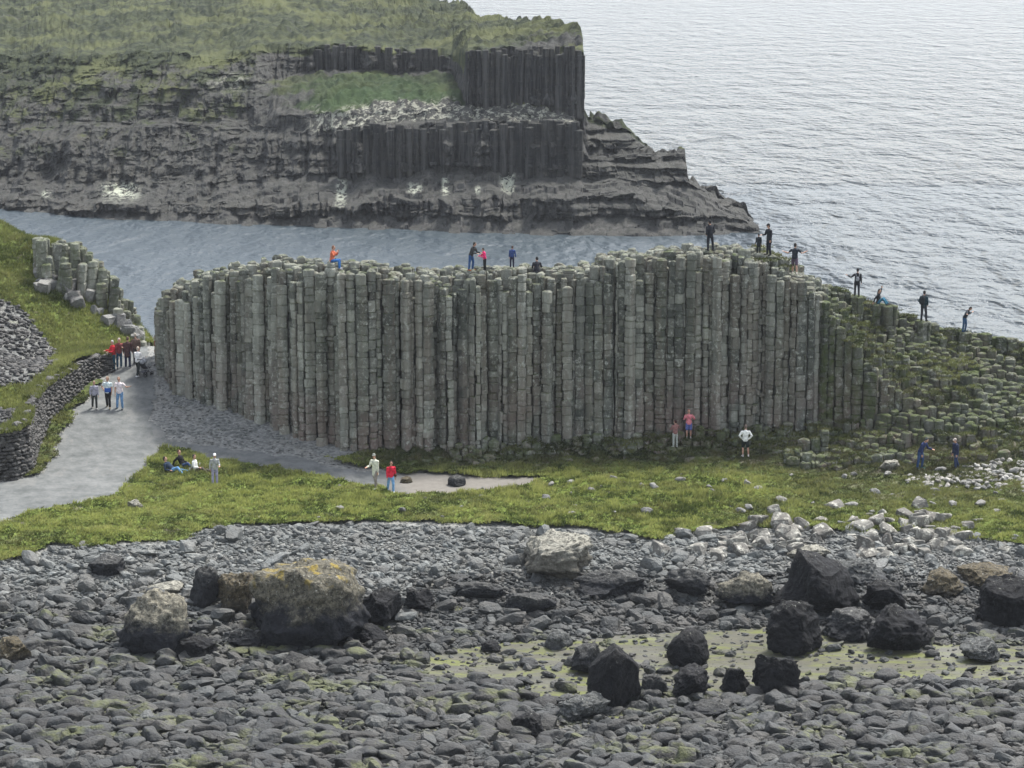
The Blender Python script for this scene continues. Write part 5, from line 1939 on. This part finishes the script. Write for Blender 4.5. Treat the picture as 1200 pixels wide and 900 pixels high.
person(rf('orange'), 'person in orange jacket and blue jeans sitting on the wall top raising a camera', 80, 1.72, lean=.12, arms=(FACE, FACE), legs=SEAT, top=(.55, .14, .07), bottom=(.03, .13, .36), shoes=(.3, .3, .3), hair=(.20, .10, .06), base='seat')
person(rf('reach'), 'person in charcoal jacket and blue jeans leaning to reach out to a child in pink', 60, 1.62, lean=.35, arms=(HOLDFWD, HOLDFWD), legs=BENDLEG, top=(.035, .036, .036), bottom=(.03, .08, .20), shoes=(.30, .09, .03), hair=(.04, .035, .03))
person(rf('pinkkid'), 'child in bright pink jacket and black leggings standing on the wall top', -70, 1.26, lean=.15, arms=(HOLDFWD, HOLDFWD), legs=STAND, top=(.78, .03, .16), bottom=(.012, .014, .014), shoes=(.02, .02, .02), hair=(.05, .05, .045))
person(rf('navy'), 'person in blue jacket and dark trousers standing alone on the wall top', 170, 1.22, arms=(DOWN, DOWN), legs=STAND, top=(.03, .06, .18), bottom=(.02, .02, .04), shoes=(.02, .02, .02), hair=(.09, .06, .05))
person(rf('seatback'), 'person in black jacket seated on the wall top with back turned', 180, 1.66, lean=.45, arms=(HOLDFWD, HOLDFWD), legs=SEAT, top=(.018, .018, .024), bottom=(.04, .04, .05), shoes=(.05, .05, .05), hair=(.012, .012, .012), base='seat')
person(rf('dark832'), 'person in dark jacket and trousers standing on the wall top before the headland tip', 205, 1.72, arms=(POCKET, POCKET), legs=CONTRA, top=(.02, .022, .028), bottom=(.014, .016, .022), shoes=(.02, .02, .02), hair=(.02, .02, .02))
person(rf('kid889'), 'child in dark clothes beside the dark-capped adult on the wall top', 190, 1.12, arms=(DOWN, DOWN), legs=STAND, top=(.018, .022, .026), bottom=(.018, .022, .022), shoes=(.02, .02, .02), hair=(.012, .012, .012), coat=True)
person(rf('cap901'), 'tall person in long dark jacket and cap beside a child on the wall top', -60, 1.78, arms=(DOWN, HOLDFWD), legs=CONTRA, top=(.018, .02, .026), bottom=(.016, .018, .028), shoes=(.02, .02, .02), hair=(.02, .02, .02), hat=(.012, .012, .014), coat=True)
person(rf('tee929'), 'person in dark tee and grey-mauve shorts balancing with arms spread on the rocks', 175, 1.74, arms=(BENT_OUT, BENT_OUT), legs=STEP, top=(.02, .026, .034), bottom=(.10, .07, .10), shoes=(.55, .5, .45), hair=(.03, .025, .02), sleeve='short', leg='short')
bp = person(rf('bag1003'), 'person in black jacket with a pale bag on the back stepping down the ridge', 175, 1.64, arms=(BENT_OUT, DOWN), legs=STEP, top=(.018, .02, .024), bottom=(.018, .02, .026), shoes=(.03, .03, .03), hair=(.012, .012, .012))
worn_pack(bp, 'backpack', 'small pale grey bag worn low on the back of the one stepping down the ridge', 'bag', (.28, .29, .31), (.12, .05, .12), (0, 0, -.10))
person(rf('wave1030'), 'person in black top and blue trousers sitting on the ridge with one arm raised', 75, 1.66, lean=.05, arms=(RAISED, PROP), legs=KNEESUP, top=(.016, .018, .02), bottom=(.04, .16, .24), shoes=(.05, .05, .05), hair=(.02, .016, .014), base='seat', longhair=True)
bp = person(rf('pack1082'), 'person in dark green jacket and grey trousers with a dark backpack standing on the ridge', 150, 1.80, arms=(POCKET, POCKET), legs=CONTRA, top=(.02, .045, .055), bottom=(.03, .034, .04), shoes=(.02, .02, .02), hair=(.016, .014, .012))
worn_pack(bp, 'backpack', 'dark backpack worn by the tall standing person on the ridge', 'backpack', (.02, .024, .026), (.15, .10, .24))
person(rf('bend1130'), 'person in dark top and blue jeans stooping with one arm held out on the ridge', 65, 1.62, lean=.45, arms=(BENT_OUT, OUT), legs=BENDLEG, top=(.016, .02, .026), bottom=(.03, .08, .16), shoes=(.02, .04, .08), hair=(.02, .02, .02), nod=.5)
person(rf('sit791'), 'person in reddish brown top and pale trousers standing before the wall with raised hands', 200, 1.42, arms=(CHEST, FACE), legs=STAND, top=(.24, .12, .11), bottom=(.36, .38, .34), shoes=(.5, .5, .45), hair=(.05, .02, .02))
person(rf('pink807'), 'person in pink top and blue shorts taking a photo below the wall', 5, 1.56, arms=(FACE, FACE), legs=STAND, top=(.66, .22, .25), bottom=(.10, .13, .33), shoes=(.65, .62, .58), hair=(.22, .08, .06), sleeve='long', leg='short')
person(rf('white873'), 'person in white top and black shorts with bare legs facing the wall', 185, 1.66, arms=(HIPS, HIPS), legs=CONTRA, top=(.76, .76, .70), bottom=(.015, .02, .018), shoes=(.66, .6, .55), hair=(.17, .13, .11), sleeve='long', leg='short')
person(on_ground(1078, 553), 'person in navy jacket and blue trousers stooping at the foot of the mossy slope', 50, 1.72, lean=.4, arms=(HOLDFWD, DOWN), legs=BENDLEG, top=(.022, .035, .10), bottom=(.03, .065, .15), shoes=(.02, .12, .13), hair=(.05, .06, .06), nod=.4)
person(on_ground(1120, 553), 'person in dark navy clothes with pale hat striding beside the white stone heap', -65, 1.62, lean=.15, arms=(DOWN, DOWN), legs=STEP, top=(.022, .03, .065), bottom=(.028, .045, .10), shoes=(.02, .02, .03), hair=(.15, .12, .1), hat=(.42, .37, .33))


# ---------------------------------------------------------------- sea haze
hm = bpy.data.materials.new('haze')
hm.use_nodes = True
ht = hm.node_tree
ht.nodes.clear()
ho = ht.nodes.new('ShaderNodeOutputMaterial')
hvol = ht.nodes.new('ShaderNodeVolumePrincipled')
hvol.inputs['Color'].default_value = (0.88, 0.93, 1.0, 1)
hvol.inputs['Density'].default_value = 0.00012
hvol.inputs['Anisotropy'].default_value = 0.3
ht.links.new(hvol.outputs[0], ho.inputs['Volume'])
bx0, bx1, by0, by1, bz0, bz1 = -1500, 1500, -60, 3500, -6, 60
hvx = [(x, y, z) for z in (bz0, bz1) for x, y in ((bx0, by0), (bx1, by0), (bx1, by1), (bx0, by1))]
hz = link_mesh('haze', hvx, np.array([[3, 2, 1, 0], [4, 5, 6, 7], [0, 1, 5, 4], [1, 2, 6, 5], [2, 3, 7, 6], [3, 0, 4, 7]]), hm, smooth=False)
tag(hz, kind='stuff')

# ---------------------------------------------------------------- light, sky, camera
AZ = math.radians(36)       # sun to the right of straight ahead
EL = math.radians(60)
w = bpy.data.worlds.new('World')
SC.world = w
w.use_nodes = True
nt = w.node_tree
sky = nt.nodes.new('ShaderNodeTexSky')
sky.sky_type = 'NISHITA'
sky.sun_disc = False
sky.sun_elevation = EL
sky.sun_rotation = AZ
sky.air_density = 1.0
sky.dust_density = 2.0
sky.ozone_density = 1.0
bg = nt.nodes['Background']
bg.inputs[1].default_value = 0.14
hsv = nt.nodes.new('ShaderNodeHueSaturation')      # thin cloud greys the sky
hsv.inputs['Saturation'].default_value = 0.42
nt.links.new(sky.outputs[0], hsv.inputs['Color'])
nt.links.new(hsv.outputs[0], bg.inputs[0])
sl_ = bpy.data.lights.new('sun', 'SUN')
sl_.energy = 2.6
sl_.angle = math.radians(10)
sl_.color = (1.0, 0.97, 0.92)
so = bpy.data.objects.new('sun', sl_)
COL.objects.link(so)
d = Vector((math.sin(AZ) * math.cos(EL), math.cos(AZ) * math.cos(EL), math.sin(EL)))
so.rotation_euler = d.to_track_quat('Z', 'Y').to_euler()
so.location = (0, 100, 80)

cam = bpy.data.cameras.new('camera')
cam.sensor_width = 36
cam.lens = 36 * F / 1200
cam.clip_start = 1
cam.clip_end = 60000
co = bpy.data.objects.new('camera', cam)
COL.objects.link(co)
co.location = (0, 0, CZ)
co.rotation_euler = (math.radians(90) - PITCH, 0, 0)
SC.camera = co
vs = SC.view_settings
vs.view_transform = 'Standard'
vs.look = 'None'
vs.gamma = 1
vs.exposure = 1.25
vs.use_curve_mapping = False
SC.cycles.use_denoising = True
SC.cycles.max_bounces = 5
